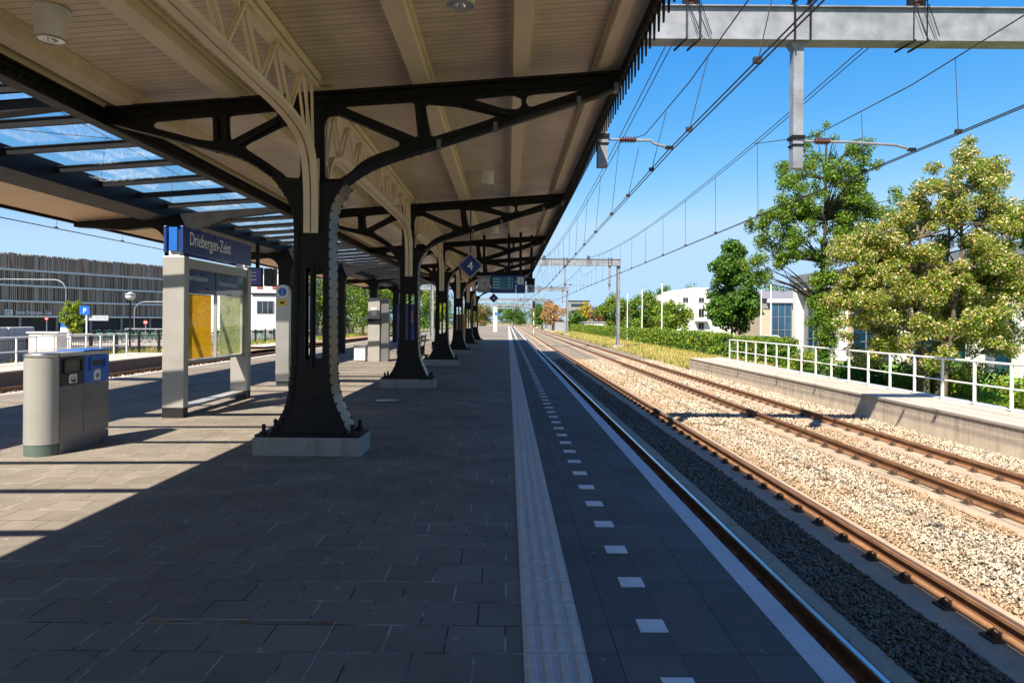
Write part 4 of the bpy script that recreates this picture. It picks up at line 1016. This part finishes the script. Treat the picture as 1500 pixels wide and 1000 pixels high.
for (nm, lab, x, y, h, r, mats, n) in (
    ('bush_tree','round bushy green tree behind the leftmost flagpole',18.6,115,6.6,3.2,['leaf','leaf_olive'],6000),
    ('bush_tree','round bushy green tree behind the middle flagpole',20.8,104,6.7,3.2,['leaf','leaf_dark','leaf_lime'],6500),
    ('bush_tree','low round green tree right of the flagpoles before the white building',23.4,96,4.9,2.8,['leaf','leaf_lime'],5500),
    ('copper_tree','orange brown leaved tree behind the grey panel fence',11.4,175,7.4,3.2,['leaf_copper','blossom_ochre'],3500),
    ('golden_tree','bright golden yellow tree further along the line',19.0,170,6.6,2.6,['leaf_gold','leaf_lime'],3000),
    ('purple_tree','dark purple leaved tree beside the golden one',22.4,168,5.6,2.8,['leaf_purple','leaf_copper'],3000),
    ('far_tree','dark green tree standing left of the copper coloured tree',10.6,210,8.0,3.6,['leaf_dark','leaf'],3000),
    ('far_tree','bright green tree between the copper and golden trees',15.6,160,4.6,2.0,['leaf','leaf_dark'],2200),
    ('far_tree','tall dark tree left behind the white building roof',44,190,13.6,4,['leaf_dark','leaf'],4000),
    ('far_tree','broad dark tree behind the middle of the white building',53,196,13.0,6,['leaf_dark','leaf_olive'],4500),
    ('far_tree','dark tree behind the white building near the conical tree',60,185,13.5,4.5,['leaf_dark','leaf'],4000),
    ('far_tree','green tree rising behind the low blue glass office',55,140,12.0,6.0,['leaf','leaf_dark'],6000),
    ('far_tree','yellowish green tree above the roof of the low office',47,150,10.4,4.2,['leaf_lime','leaf_olive'],4000),
    ('far_tree','first tree of the left bank beyond the black fence',-25,100,10.5,5,['leaf','leaf_olive'],6500),
    ('far_tree','second tree of the left bank, tall and full',-22.5,112,11.5,5,['leaf','leaf_dark','leaf_lime'],6500),
    ('far_tree','third tree of the left bank, behind the kiosk post',-23,128,12.5,5.5,['leaf_dark','leaf'],6500),
    ('far_tree','fourth tree of the left bank, dark beside the second column',-20.5,140,13,5.5,['leaf_dark','leaf'],6000),
    ('far_tree','fifth tree of the left bank, bright yellowish green',-16.6,150,9,3.8,['leaf_lime','leaf'],5000),
    ('far_tree','tall tree filling the gap right of the nearest column',-27.5,92,12.5,5,['leaf','leaf_lime'],6500),
    ('far_tree','bright tree of the left bank behind the fence between the columns',-25.5,120,13,5.5,['leaf_lime','leaf','leaf_dark'],6500),
    ('far_tree','far tree closing the left bank beyond the bright one',-19,190,13,6,['leaf','leaf_dark'],4500),
    ('far_tree','reddish green tree at the far platform end behind the white pillar',-8.6,215,7.5,4.2,['leaf_copper','leaf','leaf_dark'],4500),
    ('far_tree','distant tree right at the vanishing point left of the rails',-3,420,13,7,['leaf_dark','leaf'],2500),
    ('far_tree','distant tree closing the line where the rails meet',7,470,14,8,['leaf','leaf_dark'],2500),
    ('far_tree','distant tree right of where the rails meet',18,430,13,7,['leaf_dark','leaf'],2500),
    ('far_tree','far bushy tree left of the signal mast',2.5,300,8,5,['leaf_dark','leaf'],2500),
    ('far_tree','far yellowish tree right of the signal mast',13.5,270,8,4,['leaf_lime','leaf_dark'],2500),
    ('far_tree','wide dark tree far behind the white pillar',-14,260,10,6,['leaf_dark','leaf'],2500),
    ('far_tree','distant tree left of the far gantries',-16,400,13,8,['leaf','leaf_dark'],2500)):
    zc = h*.56; d = y/100
    tree(nm, lab, x, y, -1.2, 1, [(0,0,zc,r*.85,h*.38,26),(RNG.uniform(-1,1)*r*.4,0,zc*.8,r*.9,h*.3,16),(RNG.uniform(-1,1)*r*.3,0,h*.16,r*.85,h*.16,14)], n, .22+.13*d, [m for m in mats], [1.0]+[.6]*(len(mats)-1), cl=(r*.22,r*.4), limbs=8, tr=.2, group='trees around the railway')
# left young tree on the square
tree('young_tree', 'small young tree with bright green leaves in front of the parking garage', -35.7, 56, -1.2, 1.5, [(0,0,1.5,.75,1.1,18),(0,0,2.7,.4,.7,7)], 2600, .2, ['leaf_lime','leaf'], [.6,.5], limbs=8, tr=.05, cl=(.25,.42))
# hedge
hd_ = thing('hedge', 'long clipped green hedge between the dry verge and the flagpoles', 'hedge', (14.9, 47, -.9))
b = MB(); b.box(14.75, 15.7, 47.3, 165, -1.0, .55); b.build('hedge_core', M['leaf_dark'], hd_)
C = []; rad = []
for y in np.concatenate([np.arange(47.2,75,.45), np.arange(75,165,1.0)]):
    for z in (-.75,-.25,.25,.62): C.append((14.75+RNG.normal(0,.06), y, z+RNG.normal(0,.06))); rad.append(RNG.uniform(.28,.42)*(1 if y < 75 else 1.3))
    for x in (15.1,15.5): C.append((x,y,.6+RNG.normal(0,.08))); rad.append(.35)
for z in (-.6,0,.5):
    for x in (14.9,15.3,15.6): C.append((x,47.25,z)); rad.append(.35)
leaves('hedge_leaves', C, rad, 26000, .19, [M['leaf'],M['leaf_lime'],M['leaf_dark']], [.45,.4,.15], hd_)
h2 = thing('hedge', 'short green hedge piece behind the far end of the white railing', 'hedge', (15, 43, -.9))
b = MB(); b.box(14.9, 17.0, 40.2, 44.6, -1.0, .45); b.build('hedge_core', M['leaf_dark'], h2)
C = [(x,yy,z) for x in (14.9,15.5,16.2,16.9) for yy in np.arange(40,44.8,.5) for z in (-.6,0,.5)]
leaves('hedge_leaves', C, [.36]*len(C), 7000, .16, [M['leaf'],M['leaf_lime'],M['leaf_dark']], [.5,.3,.2], h2)
def shrub(lab, x, y, r, h, n, mats=('leaf','leaf_dark')):
    s = thing('shrub', lab, 'shrub', (x,y,-1.05), 'shrubs behind the right railing')
    C = [(x+RNG.normal(0,r*.5), y+RNG.normal(0,r*.5), -1.0+abs(RNG.normal(.45,.3))*h) for _ in range(24)]
    leaves('foliage', C, [r*.45]*24, n, .13, [M[m] for m in mats], [1.0]*len(mats), s)
    b = MB()
    for c in C[:8]: b.tube([(x,y,-1.1),c], [.03,.01], 5)
    b.build('stems', M['bark'], s)
for a in (('low dark shrub under the left side of the blossoming tree',13.3,26.0,1.1,1.0,3500,('leaf','leaf_dark')),('olive shrub under the middle of the blossoming tree',14.6,23.8,1.0,1.0,3200,('leaf_olive','leaf')),
          ('green shrub before the blossom tree trunks',16.6,26.5,1.4,1.1,3500,('leaf','leaf_dark')),('broad shrub below the tan brick office wall',19.8,31,1.5,1.0,3200,('leaf_dark','leaf')),
          ('shrub at the right edge behind the railing',16.4,20.6,1.1,.9,3000,('leaf_olive','leaf')),('bright low shrub left of the white office fin',17.6,40,1.5,.9,3000,('leaf_lime','leaf'))): shrub(*a)
# grass
def grass(name, n, fx, fy, z, h, mats, w):
    x = fx(n); y = fy(n); p = np.stack([x,y,np.full(n,z)],1); a = RNG.uniform(0,2*PI,n); hh = h*RNG.uniform(.5,1.4,n); wd = .012+y*.0009
    d = np.stack([np.cos(a),np.sin(a),np.zeros(n)],1); ln = RNG.normal(0,.35,(n,3)); ln[:,2] = 1
    V = np.stack([p-d*wd[:,None], p+d*wd[:,None], p+ln*hh[:,None]],1).reshape(-1,3); F = np.arange(n*3).reshape(n,3)
    return tag(npmesh(name, V, F, [M[m] for m in mats], RNG.choice(len(mats),n,p=w)), kind='stuff')
grass('dry_grass', 26000, lambda n: RNG.uniform(9.7,14.6,n), lambda n: 36.3+ (RNG.uniform(0,1,n)**1.7)*110, -1.02, .34, ['dry_grass','grass_blade'], [.82,.18])
grass('lawn_grass', 26000, lambda n: RNG.uniform(11.4,22,n), lambda n: RNG.uniform(10,42,n), -1.06, .15, ['grass_blade','leaf_lime'], [.75,.25])
grass('dry_grass', 9000, lambda n: RNG.uniform(-24,-20.5,n), lambda n: RNG.uniform(24,100,n), -.74, .4, ['dry_grass','grass_blade'], [.6,.4])
def tuft(n0=16):
    P_ = []
    for _ in range(n0): P_.append((RNG.uniform(4.6,6.1), RNG.uniform(5,20)))
    V = []; 
    for (x,y) in P_:
        for _ in range(60):
            a = RNG.uniform(0,2*PI); r = RNG.uniform(0,.10); px, py = x+r*math.cos(a)*1.6, y+r*math.sin(a); l = RNG.uniform(.02,.07)
            V += [(px-.004,py,-.93),(px+.004,py,-.93),(px+RNG.normal(0,.03),py+RNG.normal(0,.03),-.92+l)]
    V = np.array(V); F = np.arange(len(V)).reshape(-1,3); return tag(npmesh('ballast_weeds', V, F, [M['leaf_purple'],M['leaf_copper']], RNG.choice(2,len(F),p=[.6,.4])), kind='stuff')
tuft()

# ------------------------------------------------------------------ flagpoles
fp = thing('flagpole', 'x', 'flagpole', (0,0,0), 'white flagpoles behind the hedge')
b = MB(); b.tube([(0,0,-1.2),(0,0,5.2)], [.07,.045], 8); b.build('pole', M['white'], fp, True)
b = MB(); b.ball((0,0,5.27), .09, 8, 6); b.build('finial', M['galv'], fp, True)
for i, (px, Y, zt, lab) in enumerate(((919,84,5.2,'left flagpole behind the hedge'),(940.5,78,5.4,'middle flagpole behind the hedge, between two others'),(969.5,68,5.5,'right flagpole behind the hedge, nearest the white building'),
                                      (1115,56,4.4,'slim white flagpole in front of the low office at its left corner'),(1129,56,4.8,'slim white flagpole in front of the blue office glass'))):
    o = fp if i == 0 else copy_tree(fp); o.location = ((px-744)*Y/1000, Y, zt-5.2); o['label'] = lab

# ------------------------------------------------------------------ buildings
def wbox(name, mat, root, *a, bevel=0): b = MB(); b.box(*a); return b.build(name, mat, root, False, bevel)
# long office with white fins on the right
of = thing('office_building', 'long modern office with white fins, blue glass and grey roof behind the right trees', 'building', (30, 46, -1.2))
wbox('wall', M['tan_brick'], of, 26.2, 38, 22, 61.0, -1.3, 4.4)
wbox('roof', M['grey_clad'], of, 25.3, 38.5, 21.5, 61.5, 5.05, 5.75)
wbox('white_beam', M['white_render'], of, 25.5, 38.2, 21.7, 60.9, 4.42, 5.03)
for y in (60.9, 53, 45.2, 37.8, 34.3, 27): wbox('fin', M['white_render'], of, 25.55, 26.4, y-.32, y+.32, -1.3, 5.0 if y < 60 else 5.3)
for y in (58.9, 49.1, 41.5, 36.05, 30.6):
    w = wbox('window', M['win'], of, 26.12, 26.19, y-1.25 if y in (36.05,58.9) else y-2.5, y+1.25 if y in (36.05,58.9) else y+2.5, -1.0, 4.35)
    b = MB()
    for zz in (.2,1.6,3.0): b.box(26.06,26.115,y-1.25,y+1.25,zz,zz+.08)
    for yy in (-.6,.6): b.box(26.06,26.115,y+yy-.03,y+yy+.03,-1,4.3)
    b.build('frame', M['galv'], w)
wbox('end_window', M['win'], of, 27.2, 28.4, 60.99, 61.05, -.9, 4.2); 
# face toward the line end (north gable is out of sight); near gable beyond frame
# low office with blue glass
lo = thing('low_office', 'low tan brick office with blue glass bay and grey sloping roof', 'building', (36, 92, -1.2))
wbox('wall', M['tan_brick'], lo, 33.2, 46, 90, 100, -1.3, 3.4)
wbox('upper_wall', M['grey_clad'], lo, 33.1, 46.1, 89.9, 100, 3.42, 4.7)
b = MB(); b.add([(32.8,89.4,4.72),(46.4,89.4,4.72),(46.4,100,4.72),(32.8,100,4.72),(33.4,93,5.9),(46,93,5.9),(46,98,5.9),(33.4,98,5.9)],[(0,1,5,4),(1,2,6,5),(2,3,7,6),(3,0,4,7),(4,5,6,7),(0,3,2,1)]); b.build('roof', plain('slate_grey_roof',(.16,.155,.17),.6), lo)
wbox('white_frame', M['white_render'], lo, 34.0, 38.2, 89.3, 89.88, 4.2, 4.7)
g = wbox('window', M['win'], lo, 34.6, 37.2, 89.6, 89.88, -1.2, 4.19)
b = MB(); [b.box(x,x+.07,89.54,89.595,-1.2,4.18) for x in (34.6,35.45,36.3,37.13)]; [b.box(34.6,37.2,89.52,89.538,z,z+.06) for z in (.6,2.3)]; b.build('frame', M['galv'], g)
w = wbox('window', M['win_dark'], lo, 38.2, 39.1, 89.93, 89.99, 1.5, 2.7); wbox('frame', M['galv'], w, 38.1, 39.2, 89.90, 89.925, 2.72, 2.8)
wbox('white_wing', M['white_render'], lo, 39.3, 47, 88.6, 89.85, 2.6, 4.9)
# white building left of the conical tree
wb = thing('white_building', 'bright white flat roofed building with small windows left of the conical tree', 'building', (38, 130, -1.2))
wbox('wall', M['white_render'], wb, 29.9, 45, 130, 142, -1.3, 6.9)
wbox('parapet_block', M['white_render'], wb, 34.9, 38.0, 129.9, 140, 6.9, 8.1)
wbox('parapet_block', M['white_render'], wb, 31.6, 32.8, 129.9, 140, 6.9, 7.6)
wbox('stair_panel', M['grey_clad'], wb, 38.4, 40.6, 129.7, 129.98, 2.6, 5.2)
for (x, z, h) in ((33.3,5.4,.8),(36.3,5.4,.8),(39.2,5.4,.8),(36.3,2.6,1.5),(36.3,.2,1.2),(42.2,5.2,.9),(42.4,2.4,1.3),(33.2,2.6,1.3)):
    w = wbox('window', M['win_dark'], wb, x, x+1.0, 129.94, 129.99, z, z+h); b = MB(); b.box(x+.46,x+.54,129.9,129.935,z,z+h); b.box(x-.06,x+1.06,129.88,129.935,z-.1,z-.01); b.build('frame', M['galv'], w)
wbox('canopy', M['grey_clad'], wb, 35.5, 38, 128.9, 129.89, 1.6, 1.8)
# dark block far behind
fb = thing('tower_block', 'small dark flat roofed block in the distance above the golden tree', 'building', (27, 260, -1.2))
wbox('wall', M['grey_clad'], fb, 23, 31, 260, 270, -1.3, 9); wbox('roof', M['steel_dark'], fb, 22.8, 31.2, 259.8, 270.2, 9.002, 9.3)
for z in (2,4.5,7): wbox('window', M['win_dark'], fb, 24, 30, 259.9, 259.98, z, z+1.1)
lowh = thing('shed', 'low white shed with red roof between golden tree and hedge', 'building', (21, 150, -1.2))
wbox('wall', M['white_render'], lowh, 17.0, 22.5, 152, 158, -1.3, 1.2); wbox('roof', M['grey_clad'], lowh, 16.8, 22.7, 151.8, 158.2, 1.202, 1.5); wbox('door', M['grey_clad'], lowh, 18.5, 20, 151.93, 151.99, -1.2, .7)
# white office on the left
wo = thing('white_office', 'white office with dark grey lower wing and strip windows beyond the black fence at left', 'building', (-26, 82, -1.2))
wbox('wall', M['white_render'], wo, -37, -26.6, 84, 96, -1.3, 7.0)
wbox('lower_wing', plain('pale_grey_wall',(.42,.42,.44),.7), wo, -29.6, -23.6, 79, 83.95, -1.3, 4.35)
wbox('wing_roof', M['steel_dark'], wo, -29.8, -23.4, 78.8, 84, 4.352, 4.55)
for x in (-29.0,-26.2):
    w = wbox('window', M['win_dark'], wo, x, x+1.9, 78.93, 78.99, 2.2, 3.6); b = MB(); [b.box(x+k*.63-.03,x+k*.63+.03,78.88,78.925,2.2,3.6) for k in range(4)]; b.build('frame', M['galv'], w)
for x in (-30.9,-29.0,-27.8): wbox('window', plain('red_brown_blind',(.25,.06,.05),.6) if x == -30.9 else bpy.data.materials['red_brown_blind'], wo, x, x+.75, 83.93, 83.99, 5.2, 5.75)
wbox('roof_box', M['grey_clad'], wo, -31, -28, 87, 92, 7.002, 8.6)
# parking garage
pg = thing('parking_garage', 'long dark parking garage clad in vertical wooden slats with pale floor bands', 'building', (-83.7, 112.5, -1.2))
A = Vector((-83.7,112.5)); Bv = Vector((-70.6,140.0)); D = (Bv-A); Nn = Vector((D.y,-D.x)).normalized()
def gp(t, off=0): q = A + D*t + Nn*off; return q
def gwall(mb, t0, t1, o0, o1, z0, z1):
    q = [gp(t0,o0),gp(t1,o0),gp(t1,o1),gp(t0,o1)]; mb.prism([(p.x,p.y) for p in q], z0, z1)
b = MB(); gwall(b, -.6, 1.12, -25, -.6, -1.3, 12.0); b.build('wall', plain('dark_inside',(.03,.03,.032),.8), pg)
mats = [plain('slat_grey',(.34,.26,.195),.7), plain('slat_brown',(.33,.22,.15),.7), plain('slat_dark',(.24,.175,.125),.7), plain('slat_pale',(.41,.325,.24),.7)]
b = MB(); t = -.6
while t < 1.12:
    for (z0,z1) in ((1.75,4.0),(4.25,6.65),(6.95,9.25),(9.55,12.2)):
        b.mi = int(RNG.choice(4, p=[.36,.36 if t > .3 else .2,.16,.12 if t > .3 else .28])); w = RNG.choice([.004,.006,.009]); gwall(b, t, t+w, -.25, -.1, z0, z1)
    t += .0105
b.build('slat_cladding', mats, pg)
for z in (1.45,4.02,6.67,9.28): b = MB(); gwall(b, -.6, 1.12, -.5, .05, z, z+.30); b.build('floor_band', plain('pale_band',(.72,.68,.62),.6) if z < 2 else bpy.data.materials['pale_band'], pg)
for t in (.04,.44,.8): b = MB(); b.add([(*gp(t,.02),12.25),(*gp(t+.03,.02),12.25),(*gp(t+.025,.02),9.6)],[(0,1,2)]); b.add([(*gp(t,-.08),12.25),(*gp(t+.03,-.08),12.25),(*gp(t+.025,-.08),9.6)],[(2,1,0)]); b.build('facade_fold', plain('salmon_panel',(.45,.22,.16),.6) if t < .1 else bpy.data.materials['salmon_panel'], pg)
for t in np.arange(-.5,1.1,.2): b = MB(); gwall(b, t, t+.012, -.5, -.2, -1.3, 1.44); b.build('pillar', M['galv'], pg)
u = Vector((D.x,D.y,0)).normalized(); q = gp(.03,.12)
b = MB(); gwall(b, .022, .062, .06, .11, 1.85, 2.75); b.build('logo_plate', M['white'], pg)
q = gp(.027,.12); text('P2', .8, M['blue'], (q.x,q.y,2.0), u, (0,0,1), 'lettering', pg)
q = gp(.075,.12); text('Station Driebergen - Zeist', .92, M['letter'], (q.x,q.y,1.98), u, (0,0,1), 'lettering', pg, 'LEFT', .02, .6)

# ------------------------------------------------------------------ station square, left
def lamp_arc(lab, x, y, h, reach):
    r = thing('street_lamp', lab, 'street lamp', (x,y,-1.3), 'street lamps on the station square')
    pts = [(x,y,-1.3),(x,y,h-1)] + [(x+math.copysign(1,reach)*(1-math.cos(R(a)))*1.0, y, h-1+math.sin(R(a))) for a in (20,45,70,90)] + [(x+reach,y,h+.02)]
    b = MB(); b.tube(pts, .052, 8); b.build('pole', M['galv'], r, True)
    b = MB(); b.cbox((x+reach,y,h),(.7,.2,.1)); b.build('lamp_head', M['galv'], r)
lamp_arc('tall curved street lamp whose arm reaches left across the garage front', -39.5, 61, 4.9, -6)
lamp_arc('curved street lamp whose arm reaches right behind the name board', -38.3, 70, 3.2, 4.5)
def globe(lab, x, y, h):
    r = thing('street_lamp', lab, 'street lamp', (x,y,-1.2), 'street lamps on the station square')
    b = MB(); b.tube([(x,y,-1.2),(x,y,h-.3)], .055, 8); b.build('pole', M['steel_dark'], r, True)
    b = MB(); b.ball((x,y,h), .30, 12, 8, .9); b.build('globe', M['white'], r, True)
    b = MB(); b.ball((x,y,h+.12), .34, 12, 8, .35); b.build('hood', M['galv'], r, True)
globe('globe topped street lamp on a dark pole beside the parked bicycles', -24.9, 45, 3.0)
ps = thing('road_sign', 'white post with square blue parking sign and grey direction board', 'sign', (-36.4,59,-1.3))
b = MB(); b.tube([(-36.4,59,-1.3),(-36.4,59,2.4)], .07, 8); b.build('post', M['white'], ps)
b = MB(); b.box(-36.95,-36.1,58.9,58.94,1.8,2.55); b.build('panel', M['blue_bright'], ps); text('P', .6, M['white'], (-36.52,58.895,1.95), (1,0,0), (0,0,1), 'lettering', ps, 'CENTER')
b = MB(); b.box(-37.2,-34.6,59.1,59.14,1.3,1.75); b.build('direction_board', plain('grey_board',(.3,.33,.37),.5), ps)
bp3 = thing('information_pillar', 'white square pillar with round blue top near the young tree', 'sign pillar', (-37.6,58,-1.3))
b = MB(); b.box(-37.95,-37.2,57.9,58.2,-1.3,.7); b.build('body', M['white'], bp3); v,f = plate(arc(-37.57,.82,.4,.4,0,360,18)[:-1],[],.2,58.05); MB().add(v,f).build('disc', M['blue_bright'], bp3)
def roundsign(lab, x, y, h):
    r = thing('traffic_sign', lab, 'traffic sign', (x,y,-1.3), 'round red traffic signs')
    b = MB(); b.tube([(x,y,-1.3),(x,y,h)], .04, 6); b.build('post', M['galv'], r)
    v,f = plate(arc(x,h,.19,.19,0,360,18)[:-1],[],.02,y-.05); MB().add(v,f).build('disc', M['red'], r)
    b = MB(); b.box(x-.12,x+.12,y-.07,y-.062,h-.035,h+.035); b.build('bar', M['white'], r)
roundsign('small round red no entry sign on a grey post before the garage entrance', -46.6, 69, 1.4)
roundsign('small round red no entry sign above the bicycles near the name board', -30.5, 57.5, 1.2)
# parked bicycles
bk = thing('bicycle', 'x', 'bicycle', (0,0,0), 'bicycles parked on the station square')
for y in (-.52,.52):
    b = MB(); b.tube([(0,y+.33*math.cos(2*PI*k/16),.34+.33*math.sin(2*PI*k/16)) for k in range(17)], .022, 5); w = b.build('wheel', M['rubber'], bk)
    s = MB(); [s.bar((0,y,.34),(0,y+.32*math.cos(2*PI*k/8),.34+.32*math.sin(2*PI*k/8)),.008,.008,(1,0,0)) for k in range(8)]; s.build('spokes', M['galv'], w)
F_ = MB()
for p, q in (((0,-.52,.34),(0,-.18,.78)),((0,-.18,.85),(0,0,.30)),((0,0,.30),(0,.40,.80)),((0,-.16,.74),(0,.38,.84)),((0,.36,.95),(0,.52,.34)),((0,-.52,.34),(0,0,.30))): F_.tube([p,q], .02, 6)
fr = F_.build('frame', plain('bicycle_green',(.03,.25,.10),.35), bk)
b = MB(); b.tube([(-.28,.28,1.02),(-.2,.38,1.03),(0,.36,.98),(.2,.38,1.03),(.28,.28,1.02)], .014, 6); b.build('handlebar', M['galv'], bk)
b = MB(); b.ball((0,-.2,.90), .13, 8, 5, .35); b.build('saddle', M['black'], bk, True)
b = MB(); b.box(-.16,.16,.45,.75,.72,.98); b.build('basket', M['steel_dark'], bk)
bmats = [bpy.data.materials['bicycle_green'], plain('bicycle_red',(.4,.06,.06),.35), plain('bicycle_grey',(.3,.3,.32),.35), plain('bicycle_pink',(.55,.25,.28),.4)]
bn_ = 0
names = ['green','red','grey','pink']
for i in range(22):
    o = bk if i == 0 else copy_tree(bk)
    xx = -34.8 + i*.62 + RNG.normal(0,.08); yy = 58.5 + RNG.normal(0,.15) + .25*i
    o.location = (xx, yy, -.72 if i > 99 else -.55); o.rotation_euler = (0, RNG.normal(0,.06), R(65)+RNG.normal(0,.1))
    o['label'] = 'one of the bicycles in the long parked row beyond the black fence'; o['group'] = 'bicycles parked on the station square'
ground_poly('bicycle_parking_pavement', [(-37,52),(-18.5,52),(-18.5,68),(-37,68)], -.56, M['conc_top'])
br_ = thing('bicycle_rack', 'low grey rail rack behind the parked bicycles', 'bicycle rack', (-28,66,-.5))
b = MB(); b.tube([(-37,66,.5),(-19,66,.5)], .04, 6); b.build('top_rail', M['galv'], br_)
for x in np.arange(-37,-18.9,3): b = MB(); b.tube([(x,66,-.56),(x,66,.5)], .04, 6); b.build('leg', M['galv'], br_)
# car on the right
car = thing('parked_car', 'white car parked behind the bright shrubs before the low office', 'car', (29.6, 78, -1.3))
prof = [(-2.1,.35),(-2.15,.75),(-1.7,.92),(-1.0,1.0),(-.45,1.42),(.9,1.45),(1.6,1.05),(2.1,.95),(2.15,.4)]
b = MB(); n = len(prof); b.add([(29.6+x,77.2,-1.3+z) for x,z in prof]+[(29.6+x,78.8,-1.3+z) for x,z in prof], [tuple(range(n)),tuple(range(2*n-1,n-1,-1))]+[(k,(k+1)%n,n+(k+1)%n,n+k) for k in range(n)]); b.build('body', M['car_paint'], car, False, .05)
b = MB(); b.add([(29.6+x,77.19,-1.3+z) for x,z in ((-.85,1.02),(-.42,1.36),(.85,1.38),(1.35,1.05))],[(0,1,2,3)]); b.add([(29.6+x,77.25+yy,-1.3+z) for x,z,yy in ((-.98,1.03,.05),(-.98,1.03,1.45),(-.47,1.41,1.35),(-.47,1.41,.15))],[(0,1,2,3)]); b.build('window', M['win_dark'], car)
for x in (-1.35,1.35):
    for yy in (77.2,78.8): b = MB(); b.tube([(29.6+x,yy-.1,-.98),(29.6+x,yy+.1,-.98)], .32, 16); b.build('wheel', M['rubber'], car, True)
# signal far down the line
sg = thing('railway_signal', 'red and white banded signal mast far down beside the right track', 'signal', (5.3,140,-.9))
for k in range(6): b = MB(); b.tube([(5.3,140,-.95+k*.85),(5.3,140,-.10+k*.85)], .085, 8); b.build('mast_band', M['white'] if k % 2 == 0 else M['red'], sg)
b = MB(); b.box(5.0,5.6,139.8,140,4.2,5.6); b.build('signal_head', M['black'], sg)
for z in (4.5,4.9,5.3): b = MB(); b.tube([(5.3,139.79,z),(5.3,139.65,z)], .13, 10); b.build('hood', M['black'], sg)

# ------------------------------------------------------------------ sky, sun, camera
SX, SY = .41, .76                       # horizontal travel of sunlight per unit drop
world = bpy.data.worlds.new('World'); SC.world = world; world.use_nodes = True
nt = world.node_tree; nt.nodes.clear()
out = nt.nodes.new('ShaderNodeOutputWorld'); bg = nt.nodes.new('ShaderNodeBackground'); sky = nt.nodes.new('ShaderNodeTexSky')
sky.sky_type = 'NISHITA'; sky.sun_disc = False; sky.sun_elevation = math.atan2(1, math.hypot(SX,SY)); sky.sun_rotation = math.atan2(-SX,-SY)
sky.air_density = 1.0; sky.dust_density = .6; sky.ozone_density = 2.0; sky.altitude = 0
bg.inputs['Strength'].default_value = .05
sp = nt.nodes.new('ShaderNodeSeparateColor'); cb_ = nt.nodes.new('ShaderNodeCombineColor'); nt.links.new(sky.outputs[0], sp.inputs[0])
def wm(op, a, b):                       # deepen the clear blue: per-channel contrast of the sky radiance
    m = nt.nodes.new('ShaderNodeMath'); m.operation = op
    for i, v in enumerate((a, b)):
        if hasattr(v, 'node'): nt.links.new(v, m.inputs[i])
        else: m.inputs[i].default_value = v
    return m.outputs[0]
for i, (ref, k, ex) in enumerate(((3.55,3.85,2.3),(5.1,6.0,1.0),(6.56,8.4,.3))):
    nt.links.new(wm('MULTIPLY', wm('POWER', wm('MINIMUM', wm('DIVIDE', sp.outputs[i], ref), 1.03), ex), k), cb_.inputs[i])
nt.links.new(cb_.outputs[0], bg.inputs[0]); nt.links.new(bg.outputs[0], out.inputs[0])
ld = bpy.data.lights.new('sun', 'SUN'); ld.energy = 5.0; ld.angle = R(.5); ld.color = (1,.91,.77)
lo_ = bpy.data.objects.new('sun', ld); COL.objects.link(lo_)
lo_.rotation_euler = Vector((SX,SY,-1)).to_track_quat('-Z','Y').to_euler(); lo_.location = (-20,-40,60)
cd = bpy.data.cameras.new('camera'); cam = bpy.data.objects.new('camera', cd); COL.objects.link(cam); SC.camera = cam
cd.sensor_width = 36; cd.lens = 24; cd.shift_x = 6/1500; cd.shift_y = -31/1500; cd.clip_end = 3000; cd.clip_start = .05
cam.location = (0,0,EYE)
cam.rotation_euler = (Matrix.Rotation(R(90),3,'X') @ Matrix.Rotation(.008,3,'Z')).to_euler()
SC.view_settings.view_transform = 'Standard'; SC.view_settings.look = 'None'; SC.view_settings.exposure = 1.32; SC.view_settings.gamma = 1
SC.cycles.use_denoising = True
SC.cycles.max_bounces = 8; SC.cycles.diffuse_bounces = 4; SC.cycles.transparent_max_bounces = 12
SC.cycles.use_adaptive_sampling = True; SC.cycles.adaptive_threshold = .02
